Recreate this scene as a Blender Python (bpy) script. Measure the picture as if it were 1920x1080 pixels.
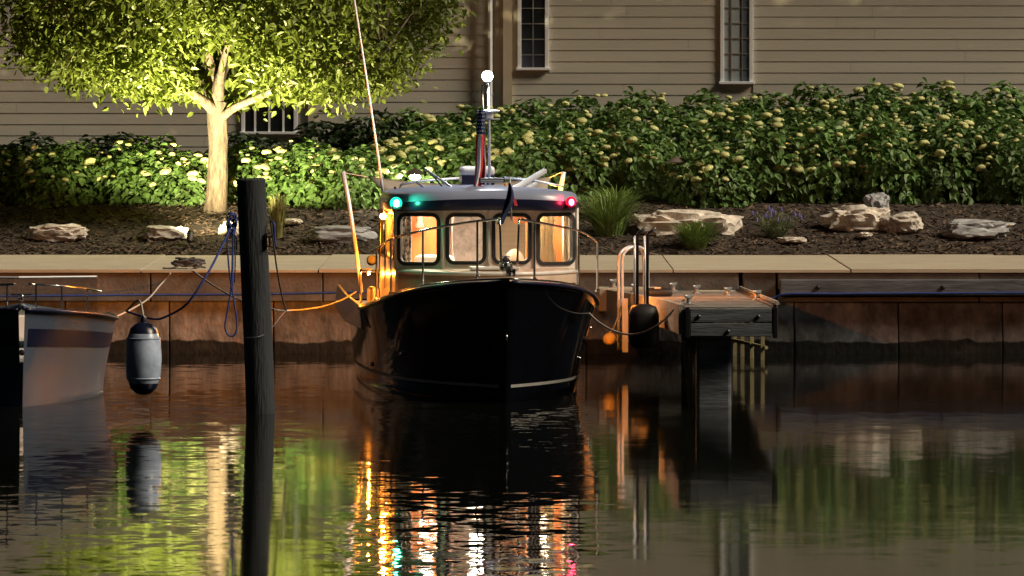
import bpy, bmesh, math, random
import numpy as np
from mathutils import Vector, Matrix, noise
for o in list(bpy.data.objects): bpy.data.objects.remove(o)
SC = bpy.context.scene
COL = SC.collection
R = math.radians

# ------------------------------------------------------------------ camera, sky, sun, exposure
F, H, Y0 = 11780.0, 3.0, 190.0            # focal length in photo pixels, eye height, horizon row
cam_d = bpy.data.cameras.new('camera'); cam = bpy.data.objects.new('camera', cam_d); COL.objects.link(cam)
cam_d.sensor_width = 36; cam_d.lens = 36 * F / 1920; cam_d.shift_y = -(540 - Y0) / 1920
cam_d.clip_start = 0.5; cam_d.clip_end = 2000
cam.location = (0, 0, H); cam.rotation_euler = (R(90), 0, 0)
SC.camera = cam

SUN_DIR = Vector((0.70, -0.21, 0.60)).normalized()
world = bpy.data.worlds.new('World'); SC.world = world; world.use_nodes = True
wt = world.node_tree; bg = wt.nodes['Background']
sky = wt.nodes.new('ShaderNodeTexSky'); sky.sky_type = 'NISHITA'; sky.sun_disc = False
sky.sun_elevation = math.asin(SUN_DIR.z); sky.sun_rotation = math.atan2(SUN_DIR.x, SUN_DIR.y)
wt.links.new(sky.outputs[0], bg.inputs[0]); bg.inputs[1].default_value = 0.0015
sl = bpy.data.lights.new('sun', 'SUN'); sun = bpy.data.objects.new('sun', sl); COL.objects.link(sun)
sl.energy = 2.15; sl.angle = R(24); sl.color = (1.0, 0.85, 0.63)
sun.rotation_euler = SUN_DIR.to_track_quat('Z', 'Y').to_euler(); sun.location = (20, -10, 40)
vs = SC.view_settings; vs.view_transform = 'Standard'; vs.look = 'None'; vs.gamma = 1; vs.exposure = 1.0
vs.use_curve_mapping = False
SC.cycles.use_denoising = True
SC.cycles.sample_clamp_indirect = 80
SC.cycles.max_bounces = 7
SC.cycles.caustics_reflective = False; SC.cycles.caustics_refractive = False

# ------------------------------------------------------------------ helpers
def W(px, py, Y):
    return Vector(((px - 960) * Y / F, Y, H - (py - Y0) * Y / F))
def X(px, Y): return (px - 960) * Y / F
def Zp(py, Y): return H - (py - Y0) * Y / F

def rnd(seed): return random.Random(seed)

class MB:
    def __init__(s): s.v = []; s.f = []
    def add(s, vs, fs):
        n = len(s.v); s.v += [Vector(p) for p in vs]; s.f += [[i + n for i in f] for f in fs]; return s
    def box(s, c, d, rot=None):
        c = Vector(c); hx, hy, hz = d[0] / 2, d[1] / 2, d[2] / 2
        vs = [Vector((x, y, z)) for x in (-hx, hx) for y in (-hy, hy) for z in (-hz, hz)]
        if rot is not None: vs = [rot @ v for v in vs]
        return s.add([c + v for v in vs], [(0, 1, 3, 2), (4, 6, 7, 5), (0, 4, 5, 1), (2, 3, 7, 6), (0, 2, 6, 4), (1, 5, 7, 3)])
    def bbox(s, c, d, b=0.01, rot=None):
        """box with chamfered edges"""
        bm = bmesh.new(); bmesh.ops.create_cube(bm, size=1)
        for v in bm.verts: v.co = Vector((v.co.x * d[0], v.co.y * d[1], v.co.z * d[2]))
        bmesh.ops.bevel(bm, geom=bm.edges[:], offset=min(b, min(d) * .45), segments=2, profile=.5, affect='EDGES')
        bm.verts.index_update()
        vs = [v.co.copy() for v in bm.verts]; fs = [[v.index for v in f.verts] for f in bm.faces]; bm.free()
        if rot is not None: vs = [rot @ v for v in vs]
        return s.add([Vector(c) + v for v in vs], fs)
    def tube(s, pts, r, n=8, cap=True):
        pts = [Vector(p) for p in pts]; m = len(pts)
        rs = list(r) if isinstance(r, (list, tuple)) else [r] * m
        prev = None; vs = []
        for i, p in enumerate(pts):
            t = (pts[min(i + 1, m - 1)] - pts[max(i - 1, 0)]).normalized()
            if prev is None:
                a = Vector((0, 0, 1)) if abs(t.z) < .9 else Vector((1, 0, 0))
                u = t.cross(a).normalized()
            else:
                u = (prev - t * prev.dot(t)).normalized()
            prev = u; w = t.cross(u)
            for k in range(n):
                a = 2 * math.pi * k / n
                vs.append(p + (u * math.cos(a) + w * math.sin(a)) * rs[i])
        fs = []
        for i in range(m - 1):
            for k in range(n):
                fs.append((i * n + k, i * n + (k + 1) % n, (i + 1) * n + (k + 1) % n, (i + 1) * n + k))
        if cap: fs += [tuple(range(n - 1, -1, -1)), tuple((m - 1) * n + k for k in range(n))]
        return s.add(vs, fs)
    def lathe(s, c, prof, n=16, rot=None):
        c = Vector(c); vs = []; fs = []
        for r_, z in prof:
            for k in range(n):
                a = 2 * math.pi * k / n; v = Vector((r_ * math.cos(a), r_ * math.sin(a), z))
                if rot is not None: v = rot @ v
                vs.append(c + v)
        m = len(prof)
        for i in range(m - 1):
            for k in range(n): fs.append((i * n + k, i * n + (k + 1) % n, (i + 1) * n + (k + 1) % n, (i + 1) * n + k))
        fs += [tuple(range(n - 1, -1, -1)), tuple((m - 1) * n + k for k in range(n))]
        return s.add(vs, fs)
    def ball(s, c, r, n=12, m=8):
        rx, ry, rz = r if isinstance(r, (tuple, list)) else (r, r, r)
        prof = [(math.sin(math.pi * (i + .02) / (m + .04)), -math.cos(math.pi * (i + .02) / (m + .04))) for i in range(m + 1)]
        t = MB().lathe((0, 0, 0), prof, n)
        return s.add([Vector(c) + Vector((v.x * rx, v.y * ry, v.z * rz)) for v in t.v], t.f)
    def grid(s, rows):
        n = len(rows[0]); vs = [p for r_ in rows for p in r_]
        return s.add(vs, [(i * n + k, i * n + k + 1, (i + 1) * n + k + 1, (i + 1) * n + k) for i in range(len(rows) - 1) for k in range(n - 1)])
    def sheet(s, rows, th):
        """closed thin slab from a grid of points, th along the local normal"""
        nr, nc = len(rows), len(rows[0]); rows = [[Vector(p) for p in r_] for r_ in rows]
        def nrm(i, k):
            a = rows[i][min(k + 1, nc - 1)] - rows[i][max(k - 1, 0)]; b = rows[min(i + 1, nr - 1)][k] - rows[max(i - 1, 0)][k]
            v = a.cross(b); return v.normalized() if v.length > 1e-9 else Vector((0, 0, 1))
        back = [[rows[i][k] + nrm(i, k) * th for k in range(nc)] for i in range(nr)]
        n0 = len(s.v); s.grid(rows); n1 = len(s.v); s.grid(back)
        def ring():
            return [k for k in range(nc)] + [i * nc + nc - 1 for i in range(1, nr)] + [(nr - 1) * nc + k for k in range(nc - 2, -1, -1)] + [i * nc for i in range(nr - 2, 0, -1)]
        rg = ring(); m = len(rg)
        for q in range(m): s.f.append([n0 + rg[q], n0 + rg[(q + 1) % m], n1 + rg[(q + 1) % m], n1 + rg[q]])
        return s

MAT = {}
ROOTM = {}
def setp(o, label=None, cat=None, group=None, kind=None):
    if label: o['label'] = label
    if cat: o['category'] = cat
    if group: o['group'] = group
    if kind: o['kind'] = kind
    return o
def thing(name, loc, label, cat, rz=0.0, group=None, kind=None):
    o = bpy.data.objects.new(name, None); COL.objects.link(o); o.empty_display_size = .1
    o.location = loc; o.rotation_euler = (0, 0, rz)
    ROOTM[o.name] = Matrix.Translation(Vector(loc)) @ Matrix.Rotation(rz, 4, 'Z')
    return setp(o, label, cat, group, kind)
def build(mb, name, mat, parent=None, smooth=False, world=True, base=None, angle=None):
    """links mb as one mesh object; world=True: mb is in world space and is moved into the parent's space"""
    me = bpy.data.meshes.new(name)
    vs = mb.v
    if parent is not None and world:
        inv = ROOTM[parent.name].inverted(); vs = [inv @ v for v in vs]
    if parent is None and base is not None:
        base = Vector(base); vs = [v - base for v in vs]
    me.from_pydata([tuple(v) for v in vs], [], mb.f); me.update()
    bm = bmesh.new(); bm.from_mesh(me); bmesh.ops.recalc_face_normals(bm, faces=bm.faces[:]); bm.to_mesh(me); bm.free()
    if smooth:
        me.polygons.foreach_set('use_smooth', [True] * len(me.polygons))
        if angle is not None: me.set_sharp_from_angle(angle=R(angle))
    me.materials.append(MAT[mat] if isinstance(mat, str) else mat)
    o = bpy.data.objects.new(name, me); COL.objects.link(o)
    if parent is not None:
        o.parent = parent; ROOTM[o.name] = ROOTM[parent.name]
    else:
        if base is not None: o.location = base
        ROOTM[o.name] = Matrix.Translation(o.location)
    return o
def kids(o, _c={}): return [c for c in COL.objects if c.parent == o]
def copy_tree(o, parent=None, ch=None):
    c = o.copy(); COL.objects.link(c); c.parent = parent
    for k in (ch if ch is not None else kids(o)):
        d = k.copy(); COL.objects.link(d); d.parent = c
    return c

def hermite(xs, ys):
    xs = list(xs); ys = list(ys); n = len(xs)
    d = [(ys[i + 1] - ys[i]) / (xs[i + 1] - xs[i]) for i in range(n - 1)]
    m = [d[0]] + [0 if d[i - 1] * d[i] <= 0 else 2 * d[i - 1] * d[i] / (d[i - 1] + d[i]) for i in range(1, n - 1)] + [d[-1]]
    def f(x):
        if x <= xs[0]: return ys[0]
        if x >= xs[-1]: return ys[-1]
        i = 0
        while x > xs[i + 1]: i += 1
        h = xs[i + 1] - xs[i]; t = (x - xs[i]) / h
        return (2*t**3-3*t*t+1)*ys[i] + (t**3-2*t*t+t)*h*m[i] + (-2*t**3+3*t*t)*ys[i+1] + (t**3-t*t)*h*m[i+1]
    return f
def spline(pts, n=6):
    pts = [Vector(p) for p in pts]; out = []
    for i in range(len(pts) - 1):
        p0 = pts[max(i - 1, 0)]; p1 = pts[i]; p2 = pts[i + 1]; p3 = pts[min(i + 2, len(pts) - 1)]
        for k in range(n):
            t = k / n
            out.append(.5 * ((2 * p1) + (p2 - p0) * t + (2*p0 - 5*p1 + 4*p2 - p3) * t*t + (3*p1 - p0 - 3*p2 + p3) * t**3))
    return out + [pts[-1]]

# ------------------------------------------------------------------ materials
def mat(name, col, rough=.6, metal=0.0, var=0.25, scale=6.0, bump=0.0, bscale=40.0, stretch=(1, 1, 1), spec=.5, coat=0.0,
        col2=None, ramp=None, transl=0.0, detail=5, coord='Object', rvar=0.0):
    m = bpy.data.materials.new(name); m.use_nodes = True; nt = m.node_tree; N = nt.nodes; L = nt.links
    b = N['Principled BSDF']
    tc = N.new('ShaderNodeTexCoord'); mp = N.new('ShaderNodeMapping'); mp.inputs['Scale'].default_value = stretch
    L.new(tc.outputs[coord], mp.inputs[0])
    nz = N.new('ShaderNodeTexNoise'); nz.inputs['Scale'].default_value = scale; nz.inputs['Detail'].default_value = detail
    nz.inputs['Roughness'].default_value = .62
    L.new(mp.outputs[0], nz.inputs['Vector'])
    cr = N.new('ShaderNodeValToRGB'); L.new(nz.outputs[0], cr.inputs[0])
    c1 = [c * (1 - var) for c in col]; c2 = [min(1, c * (1 + var)) for c in col] if col2 is None else col2
    cr.color_ramp.elements[0].position = .32 if ramp is None else ramp[0]; cr.color_ramp.elements[1].position = .68 if ramp is None else ramp[1]
    cr.color_ramp.elements[0].color = (*c1, 1) if col2 is None else (*col, 1); cr.color_ramp.elements[1].color = (*c2, 1)
    oi = N.new('ShaderNodeObjectInfo'); hs = N.new('ShaderNodeHueSaturation')
    mr = N.new('ShaderNodeMapRange'); mr.inputs[3].default_value = 1 - var * .5; mr.inputs[4].default_value = 1 + var * .5
    L.new(oi.outputs['Random'], mr.inputs[0]); L.new(mr.outputs[0], hs.inputs['Value']); L.new(cr.outputs[0], hs.inputs['Color'])
    L.new(hs.outputs[0], b.inputs['Base Color'])
    b.inputs['Roughness'].default_value = rough; b.inputs['Metallic'].default_value = metal
    b.inputs['Specular IOR Level'].default_value = spec; b.inputs['Coat Weight'].default_value = coat; b.inputs['Coat Roughness'].default_value = .05
    if rvar:
        mr2 = N.new('ShaderNodeMapRange'); mr2.inputs[3].default_value = max(0.02, rough - rvar); mr2.inputs[4].default_value = min(1, rough + rvar)
        L.new(nz.outputs[0], mr2.inputs[0]); L.new(mr2.outputs[0], b.inputs['Roughness'])
    if bump:
        n2 = N.new('ShaderNodeTexNoise'); n2.inputs['Scale'].default_value = bscale; n2.inputs['Detail'].default_value = 6
        L.new(mp.outputs[0], n2.inputs['Vector'])
        bp = N.new('ShaderNodeBump'); bp.inputs['Strength'].default_value = bump; bp.inputs['Distance'].default_value = .02
        L.new(n2.outputs[0], bp.inputs['Height']); L.new(bp.outputs[0], b.inputs['Normal'])
    if transl:
        tr = N.new('ShaderNodeBsdfTranslucent'); mx = N.new('ShaderNodeMixShader'); mx.inputs[0].default_value = transl
        L.new(hs.outputs[0], tr.inputs[0]); L.new(b.outputs[0], mx.inputs[1]); L.new(tr.outputs[0], mx.inputs[2])
        L.new(mx.outputs[0], N['Material Output'].inputs[0])
    MAT[name] = m; return m
def emis(name, col, strength):
    m = bpy.data.materials.new(name); m.use_nodes = True; nt = m.node_tree; nt.nodes.remove(nt.nodes['Principled BSDF'])
    e = nt.nodes.new('ShaderNodeEmission'); e.inputs[0].default_value = (*col, 1); e.inputs[1].default_value = strength
    nt.links.new(e.outputs[0], nt.nodes['Material Output'].inputs[0]); MAT[name] = m; return m
def glass(name, tint=(1, 1, 1), refl=1.0, rough=0.0):
    m = bpy.data.materials.new(name); m.use_nodes = True; nt = m.node_tree; N = nt.nodes; L = nt.links; N.remove(N['Principled BSDF'])
    t = N.new('ShaderNodeBsdfTransparent'); t.inputs[0].default_value = (*tint, 1)
    g = N.new('ShaderNodeBsdfGlossy'); g.inputs['Roughness'].default_value = rough; fr = N.new('ShaderNodeFresnel'); fr.inputs[0].default_value = 1.5
    ml = N.new('ShaderNodeMath'); ml.operation = 'MULTIPLY'; ml.inputs[1].default_value = refl; L.new(fr.outputs[0], ml.inputs[0])
    mx = N.new('ShaderNodeMixShader'); L.new(ml.outputs[0], mx.inputs[0]); L.new(t.outputs[0], mx.inputs[1]); L.new(g.outputs[0], mx.inputs[2])
    L.new(mx.outputs[0], N['Material Output'].inputs[0]); MAT[name] = m; return m

mat('concrete_walk', (.46, .405, .31), .85, var=.10, scale=2.2, bump=.25, bscale=60)
mat('concrete_cap', (.13, .118, .108), .9, var=.35, scale=2.6, bump=.4, bscale=25)
mat('mulch', (.035, .024, .017), .95, var=.5, scale=9, bump=1.0, bscale=30)
mat('chip', (.085, .058, .040), .9, var=.7, scale=3.5, detail=8)
mat('siding', (.50, .475, .41), .75, var=.07, scale=3, bump=.12, bscale=60, stretch=(.15, 1, 1.5))
mat('trim_tan', (.50, .42, .32), .7, var=.08, scale=5)
mat('white_paint', (.80, .82, .86), .5, var=.06, scale=5)
mat('dark_glass', (.012, .014, .016), .06, var=.1, spec=.6)
mat('curtain_blue', (.50, .56, .60), .85, var=.12, scale=5, stretch=(6, 6, .3))
mat('blind_pane', (.34, .40, .44), .3, var=.12, scale=4, stretch=(5, 5, .3))  # opaque stand-in for the bluish blind behind the window glass
mat('dusk_glass', (.10, .13, .17), .15, var=.15, scale=4)
mat('shingle', (.09, .085, .08), .9, var=.3, scale=8, bump=.5)
mat('bark', (.105, .078, .053), .9, var=.65, scale=9, bump=1.0, bscale=16, stretch=(1.6, 1.6, .45))
mat('leaf_tree', (.10, .135, .02), .5, var=.35, scale=7, transl=.35, detail=3)
mat('leaf_hydrangea', (.115, .21, .055), .5, var=.45, scale=9, transl=.25, detail=3)
mat('leaf_shaded', (.022, .045, .016), .55, var=.4, scale=9, transl=.2)  # unlit copy of the shrub leaf, shade put into the colour
mat('flower_head', (.52, .53, .23), .8, var=.40, scale=30, bump=.6, bscale=60)
mat('stem', (.10, .12, .04), .8, var=.3)
mat('grass_blade', (.18, .28, .065), .6, var=.35, scale=12, transl=.25)
mat('grass_pale', (.20, .20, .06), .6, var=.35, scale=12, transl=.25)
mat('lavender_leaf', (.13, .16, .08), .7, var=.3, scale=12, transl=.2)
mat('lavender_flower', (.16, .13, .40), .7, var=.2)
mat('rock_pale', (.58, .53, .47), .9, var=.42, scale=5.5, bump=1.0, bscale=12, detail=9)
mat('rock_grey', (.36, .37, .39), .9, var=.4, scale=3.5, bump=.8, bscale=14, stretch=(.6, 1, 2.2))
mat('pile_wood', (.018, .022, .028), .85, var=.35, scale=5, bump=.8, bscale=18, stretch=(3, 3, .35))
mat('dock_wood', (.27, .235, .21), .85, var=.22, scale=5, bump=.5, bscale=25, stretch=(.5, 4, 4))
mat('dock_fascia', (.085, .095, .11), .85, var=.45, scale=6, bump=.3, bscale=20, stretch=(.4, 3, 3))  # grey boards lit only by sky; that dimness is put into this tone
mat('dock_side', (.36, .32, .26), .85, var=.25, scale=6, bump=.6, bscale=20, stretch=(3, .4, 3))
mat('brace_wood', (.30, .25, .13), .8, var=.3, scale=6, stretch=(4, 4, .5))
mat('galvanised', (.42, .42, .42), .45, metal=.8, var=.15, scale=20)
mat('steel', (.62, .60, .58), .16, metal=1.0, var=.06, scale=8)
mat('alu', (.62, .64, .68), .35, metal=.35, var=.06, scale=8)
mat('black_rubber', (.008, .008, .009), .6, var=.3, scale=12)
mat('black_paint', (.007, .007, .008), .35, var=.2)
mat('hull_black', (.0022, .0026, .0045), .06, var=.15, scale=3, spec=.3)
mat('hull_dimmed', (.07, .09, .13), .3, var=.08, scale=3)  # white hull, its night dimness put into a dark blue-grey
mat('gelcoat', (.70, .68, .66), .28, var=.04, scale=3, coat=.2)
mat('gelcoat_cool_lit', (.25, .28, .40), .3, var=.05, scale=3)  # blue-grey carries the mast lamp's cool light in the colour
mat('gelcoat_glow_lit', (.78, .70, .64), .3, var=.05, scale=3)  # cream tone has the cabin's interior glow put into it
mat('muntin', (.20, .20, .19), .6)
mat('crinkled', (.46, .44, .43), .5, var=.35, scale=9, bump=1.0, bscale=9)
mat('stripe_grey', (.30, .29, .28), .4, var=.1)
mat('gelcoat_shaded', (.46, .34, .25), .55, var=.08, scale=6, bump=.1, bscale=200)  # brown holds the trunk's shade and warm light in the colour
mat('navy', (.008, .011, .035), .3, var=.15, scale=4)
mat('navy_cloth', (.014, .022, .075), .8, var=.25, scale=10, transl=.1)
mat('teak', (.42, .135, .035), .35, var=.22, scale=5, stretch=(3, 3, .35), coat=.3)
mat('curtain_cream', (.66, .56, .40), .85, var=.08, scale=12, transl=.3)
mat('side_light_block', (.50, .44, .34), .85, var=.08, scale=12)
mat('curtain_print', (.55, .52, .48), .85, col2=(.12, .12, .14), scale=26, ramp=(.48, .56), var=.1)
mat('curtain_rose', (.42, .28, .25), .85, var=.2, scale=14, transl=.2)
mat('vinyl', (.62, .52, .40), .55, var=.06, scale=6)
mat('seat_vinyl', (.24, .17, .11), .6, var=.08)
mat('blind_tan', (.34, .31, .24), .85, var=.08, scale=3, stretch=(.3, .3, 14))
mat('canvas_tan', (.40, .33, .26), .85, var=.1, scale=9, bump=.2, bscale=80, transl=.15)
mat('flag_red', (.48, .025, .03), .8, var=.12, scale=10, transl=.15)
mat('flag_white', (.70, .66, .66), .8, var=.06, scale=10, transl=.15)
mat('flag_blue', (.015, .025, .12), .8, var=.15, scale=10, transl=.15)
mat('rope_blue', (.012, .035, .20), .7, var=.3, scale=60, bump=.5, bscale=90)
mat('rope_white', (.42, .40, .37), .85, var=.2, scale=60, bump=.5, bscale=90)
mat('rope_grey', (.075, .075, .085), .85, var=.35, scale=60, bump=.5, bscale=90)
mat('fender_white', (.30, .36, .48), .35, var=.30, scale=7, detail=8, rvar=.15)
mat('fixture', (.055, .045, .038), .55, var=.2, metal=.3)
mat('lamp_grey', (.15, .12, .11), .6, var=.15)
mat('amber_reflector', (.75, .30, .03), .4, var=.1)
glass('cabin_glass', (.97, .97, .95), .6)
glass('house_glass', (.9, .92, .95), .8)
emis('lit_white', (.90, .94, 1.0), 480)
emis('lit_green', (.08, 1.0, .50), 95)
emis('lit_red', (1.0, .02, .05), 85)
emis('lit_amber', (1.0, .29, .025), 3400)
emis('lit_amber_dim', (1.0, .29, .025), 4600)
emis('lens_green', (.015, 1.0, .50), .9)
emis('lens_red', (1.0, .008, .03), .9)
emis('lit_cabin', (1.0, .84, .62), 85)
emis('lit_path', (1.0, .88, .62), 330)

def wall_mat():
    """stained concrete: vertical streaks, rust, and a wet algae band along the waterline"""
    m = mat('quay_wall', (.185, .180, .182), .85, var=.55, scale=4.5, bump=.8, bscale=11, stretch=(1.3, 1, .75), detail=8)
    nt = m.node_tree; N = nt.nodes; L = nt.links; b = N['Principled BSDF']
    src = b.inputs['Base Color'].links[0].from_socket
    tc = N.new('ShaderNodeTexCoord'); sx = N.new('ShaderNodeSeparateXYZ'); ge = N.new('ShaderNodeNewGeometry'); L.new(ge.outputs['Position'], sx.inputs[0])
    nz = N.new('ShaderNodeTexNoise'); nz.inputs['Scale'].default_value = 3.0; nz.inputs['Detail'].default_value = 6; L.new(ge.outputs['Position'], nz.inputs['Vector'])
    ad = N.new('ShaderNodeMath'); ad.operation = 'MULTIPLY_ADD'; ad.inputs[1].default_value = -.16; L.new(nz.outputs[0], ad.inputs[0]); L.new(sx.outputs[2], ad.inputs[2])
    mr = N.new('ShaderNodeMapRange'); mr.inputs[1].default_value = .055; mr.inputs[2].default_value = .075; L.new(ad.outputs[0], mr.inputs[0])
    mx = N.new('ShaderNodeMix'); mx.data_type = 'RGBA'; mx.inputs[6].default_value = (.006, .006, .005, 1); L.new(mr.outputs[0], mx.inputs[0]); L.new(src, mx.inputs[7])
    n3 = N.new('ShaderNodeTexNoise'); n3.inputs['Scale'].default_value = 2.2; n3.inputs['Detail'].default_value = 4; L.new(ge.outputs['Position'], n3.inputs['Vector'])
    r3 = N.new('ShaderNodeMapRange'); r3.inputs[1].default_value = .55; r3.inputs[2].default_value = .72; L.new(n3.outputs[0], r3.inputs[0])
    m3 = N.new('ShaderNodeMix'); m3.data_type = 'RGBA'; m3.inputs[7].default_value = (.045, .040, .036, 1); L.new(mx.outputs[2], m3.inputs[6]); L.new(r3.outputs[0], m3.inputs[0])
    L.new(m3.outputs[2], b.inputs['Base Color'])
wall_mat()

def water_mat():
    m = bpy.data.materials.new('water'); m.use_nodes = True; nt = m.node_tree; N = nt.nodes; L = nt.links; b = N['Principled BSDF']
    b.inputs['Base Color'].default_value = (.0035, .0045, .003, 1); b.inputs['Roughness'].default_value = .03; b.inputs['IOR'].default_value = 1.26
    ge = N.new('ShaderNodeNewGeometry')
    def nvec(scale, amp, detail, off):
        mp = N.new('ShaderNodeMapping'); mp.inputs['Location'].default_value = off; L.new(ge.outputs['Position'], mp.inputs[0])
        nz = N.new('ShaderNodeTexNoise'); nz.inputs['Scale'].default_value = scale; nz.inputs['Detail'].default_value = detail; L.new(mp.outputs[0], nz.inputs['Vector'])
        sb = N.new('ShaderNodeVectorMath'); sb.operation = 'SUBTRACT'; sb.inputs[1].default_value = (.5, .5, .5); L.new(nz.outputs['Color'], sb.inputs[0])
        ml = N.new('ShaderNodeVectorMath'); ml.operation = 'MULTIPLY'; ml.inputs[1].default_value = (amp * .5, amp, 0); L.new(sb.outputs[0], ml.inputs[0])
        return ml
    a = nvec(1.1, .010, 2, (3, 7, 0)); c = nvec(4.6, .085, 3, (11, 2, 0))
    # breeze patches: ruffled lanes by the boat and at the left, sheltered water beside the dock
    pn = N.new('ShaderNodeTexNoise'); pn.inputs['Scale'].default_value = .5; pn.inputs['Detail'].default_value = 2; L.new(ge.outputs['Position'], pn.inputs['Vector'])
    sx = N.new('ShaderNodeSeparateXYZ'); L.new(ge.outputs['Position'], sx.inputs[0])
    wob = N.new('ShaderNodeMath'); wob.operation = 'MULTIPLY_ADD'; wob.inputs[1].default_value = .6; L.new(pn.outputs[0], wob.inputs[0]); L.new(sx.outputs[0], wob.inputs[2])
    pr = N.new('ShaderNodeValToRGB'); mr = N.new('ShaderNodeMapRange'); mr.inputs[1].default_value = -4; mr.inputs[2].default_value = 4; L.new(wob.outputs[0], mr.inputs[0]); L.new(mr.outputs[0], pr.inputs[0])
    el = pr.color_ramp.elements; el[0].position = 0; el[0].color = (.6,) * 3 + (1,); el[1].position = 1; el[1].color = (.16,) * 3 + (1,)
    for x_, v_ in ((-1.75, .55), (-1.45, .10), (-1.05, .12), (-.75, 1.0), (.75, 1.0), (1.1, .12)):
        e = el.new((x_ + 4) / 8); e.color = (v_,) * 3 + (1,)
    rm = N.new('ShaderNodeMapRange'); rm.inputs[3].default_value = .062; rm.inputs[4].default_value = .022; L.new(pr.outputs[0], rm.inputs[0]); L.new(rm.outputs[0], b.inputs['Roughness'])
    sc = N.new('ShaderNodeVectorMath'); sc.operation = 'SCALE'; L.new(c.outputs[0], sc.inputs[0]); L.new(pr.outputs[0], sc.inputs['Scale'])
    ad = N.new('ShaderNodeVectorMath'); ad.operation = 'ADD'; L.new(a.outputs[0], ad.inputs[0]); L.new(sc.outputs[0], ad.inputs[1])
    a2 = N.new('ShaderNodeVectorMath'); a2.operation = 'ADD'; a2.inputs[1].default_value = (0, 0, 1); L.new(ad.outputs[0], a2.inputs[0])
    nn = N.new('ShaderNodeVectorMath'); nn.operation = 'NORMALIZE'; L.new(a2.outputs[0], nn.inputs[0]); L.new(nn.outputs[0], b.inputs['Normal'])
    MAT['water'] = m
water_mat()

# ------------------------------------------------------------------ setting: water, quay, walk, ground
YW = 74.7          # quay face
YS = 80.2          # back edge of the walk
mb = MB().add([(-200, -120, 0), (200, -120, 0), (200, YW + .6, 0), (-200, YW + .6, 0)], [(0, 1, 2, 3)])
setp(build(mb, 'water', 'water'), 'dark calm harbour water with coloured light streaks', 'water', kind='structure')

def gz(x, y):
    """height of the planted bank"""
    t = y - YS
    z = 1.04 + .15 * min(t, 3.6)
    if t > 3.6:
        side = 1 / (1 + math.exp(-(x + 2.0) * 1.6))
        z += min(t - 3.6, 7) * (.045 + .075 * side)
    return z + .05 * noise.noise((x * .9, y * .9, 3.1)) * min(1, t * 1.2)
xs = [-160, -60, -30, -16] + [-11 + .22 * i for i in range(101)] + [16, 30, 60, 160]
ys = [YS - .04 + .2 * i for i in range(36)] + [88.5, 90, 92, 96, 105, 130, 200, 400]
mb = MB().grid([[Vector((x, y, gz(x, y) + (.022 * noise.noise((x * 5, y * 5, 0)) if abs(x) < 11.5 and YS + .1 < y < 88 else 0) + (-.06 if y < YS else 0))) for x in xs] for y in ys])
setp(build(mb, 'ground', 'mulch', smooth=True), 'dark brown mulch bank behind the walkway', 'ground', kind='structure')
rg = rnd(5); mb = MB()
for i in range(15000):
    x = rg.uniform(-8.4, 8.4); y = YS + .02 + 3.9 * rg.random() ** 1.15; z = gz(x, y) + .022 * noise.noise((x * 5, y * 5, 0)) + .012
    a = rg.uniform(0, math.pi); l = rg.uniform(.02, .065); w = rg.uniform(.006, .016); ti = rg.uniform(-.5, .5); t2 = rg.uniform(-.7, .7)
    u = Vector((math.cos(a), math.sin(a), ti)).normalized() * l; v = Vector((-math.sin(a), math.cos(a), t2)).normalized() * w
    c = Vector((x, y, z)); mb.add([c - u - v, c + u - v * .6, c + u * .9 + v, c - u + v * .7], [(0, 1, 2, 3)])
setp(build(mb, 'mulch_chips', 'chip'), 'loose brown wood chips covering the planting bed', 'mulch', kind='stuff')

walk = thing('sidewalk', (0, YW, 0), 'pale concrete walkway along the top of the quay', 'sidewalk', kind='structure')
joints = [X(285, 77) + 2.11 * (i - 5) for i in range(14)]
for i in range(13):
    x0, x1 = joints[i] + .008, joints[i + 1] - .008
    d = .006 * math.sin(i * 2.3)
    mb = MB().add([(x0, YW - .03, .965), (x1, YW - .03, .965), (x1, YS, .99), (x0, YS, .99),
                   (x0, YW - .03, 1.0 + d), (x1, YW - .03, 1.0 + d), (x1, YS, 1.04 + d), (x0, YS, 1.04 + d)],
                  [(0, 3, 2, 1), (4, 5, 6, 7), (0, 1, 5, 4), (1, 2, 6, 5), (2, 3, 7, 6), (3, 0, 4, 7)])
    build(mb, 'slab', 'concrete_walk', walk)
mb = MB().box((0, YW + 3.1, .47), (180, 5.0, .96)); build(mb, 'bedding', 'concrete_cap', walk)

quay = thing('quay_wall', (0, YW, 0), 'stained concrete quay wall at the waterline', 'quay wall', kind='structure')
ZC = .62
cuts = [-14, -11.6, -9.2, -6.8, -4.3, X(605, YW), 0.2, X(1386, YW)]
for a, b_ in zip(cuts[:-1], cuts[1:]):
    build(MB().bbox(((a + b_) / 2, YW + .25, (ZC + .958) / 2), (b_ - a - .012, .5, .958 - ZC), .012), 'cap_block', 'concrete_cap', quay)
build(MB().bbox((X(1424, YW), YW + .27, (ZC + .958) / 2), (X(1455, YW) - X(1393, YW), .5, .958 - ZC), .012), 'cap_block', 'concrete_cap', quay)
xx = X(1458, YW)
while xx < 14:
    build(MB().bbox((xx + 1.2, YW + .25, .86), (2.39, .5, .19), .012), 'cap_block', 'concrete_cap', quay)
    build(MB().bbox((xx + 1.2, YW + .25, .645), (2.39, .55, .06), .012), 'ledge_block', 'concrete_cap', quay)
    xx += 2.4
xx = -14.0; k = 0
while xx < 14:
    w = 1.24
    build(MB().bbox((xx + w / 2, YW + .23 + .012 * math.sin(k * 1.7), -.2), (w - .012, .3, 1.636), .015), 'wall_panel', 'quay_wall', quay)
    xx += w; k += 1
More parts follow.
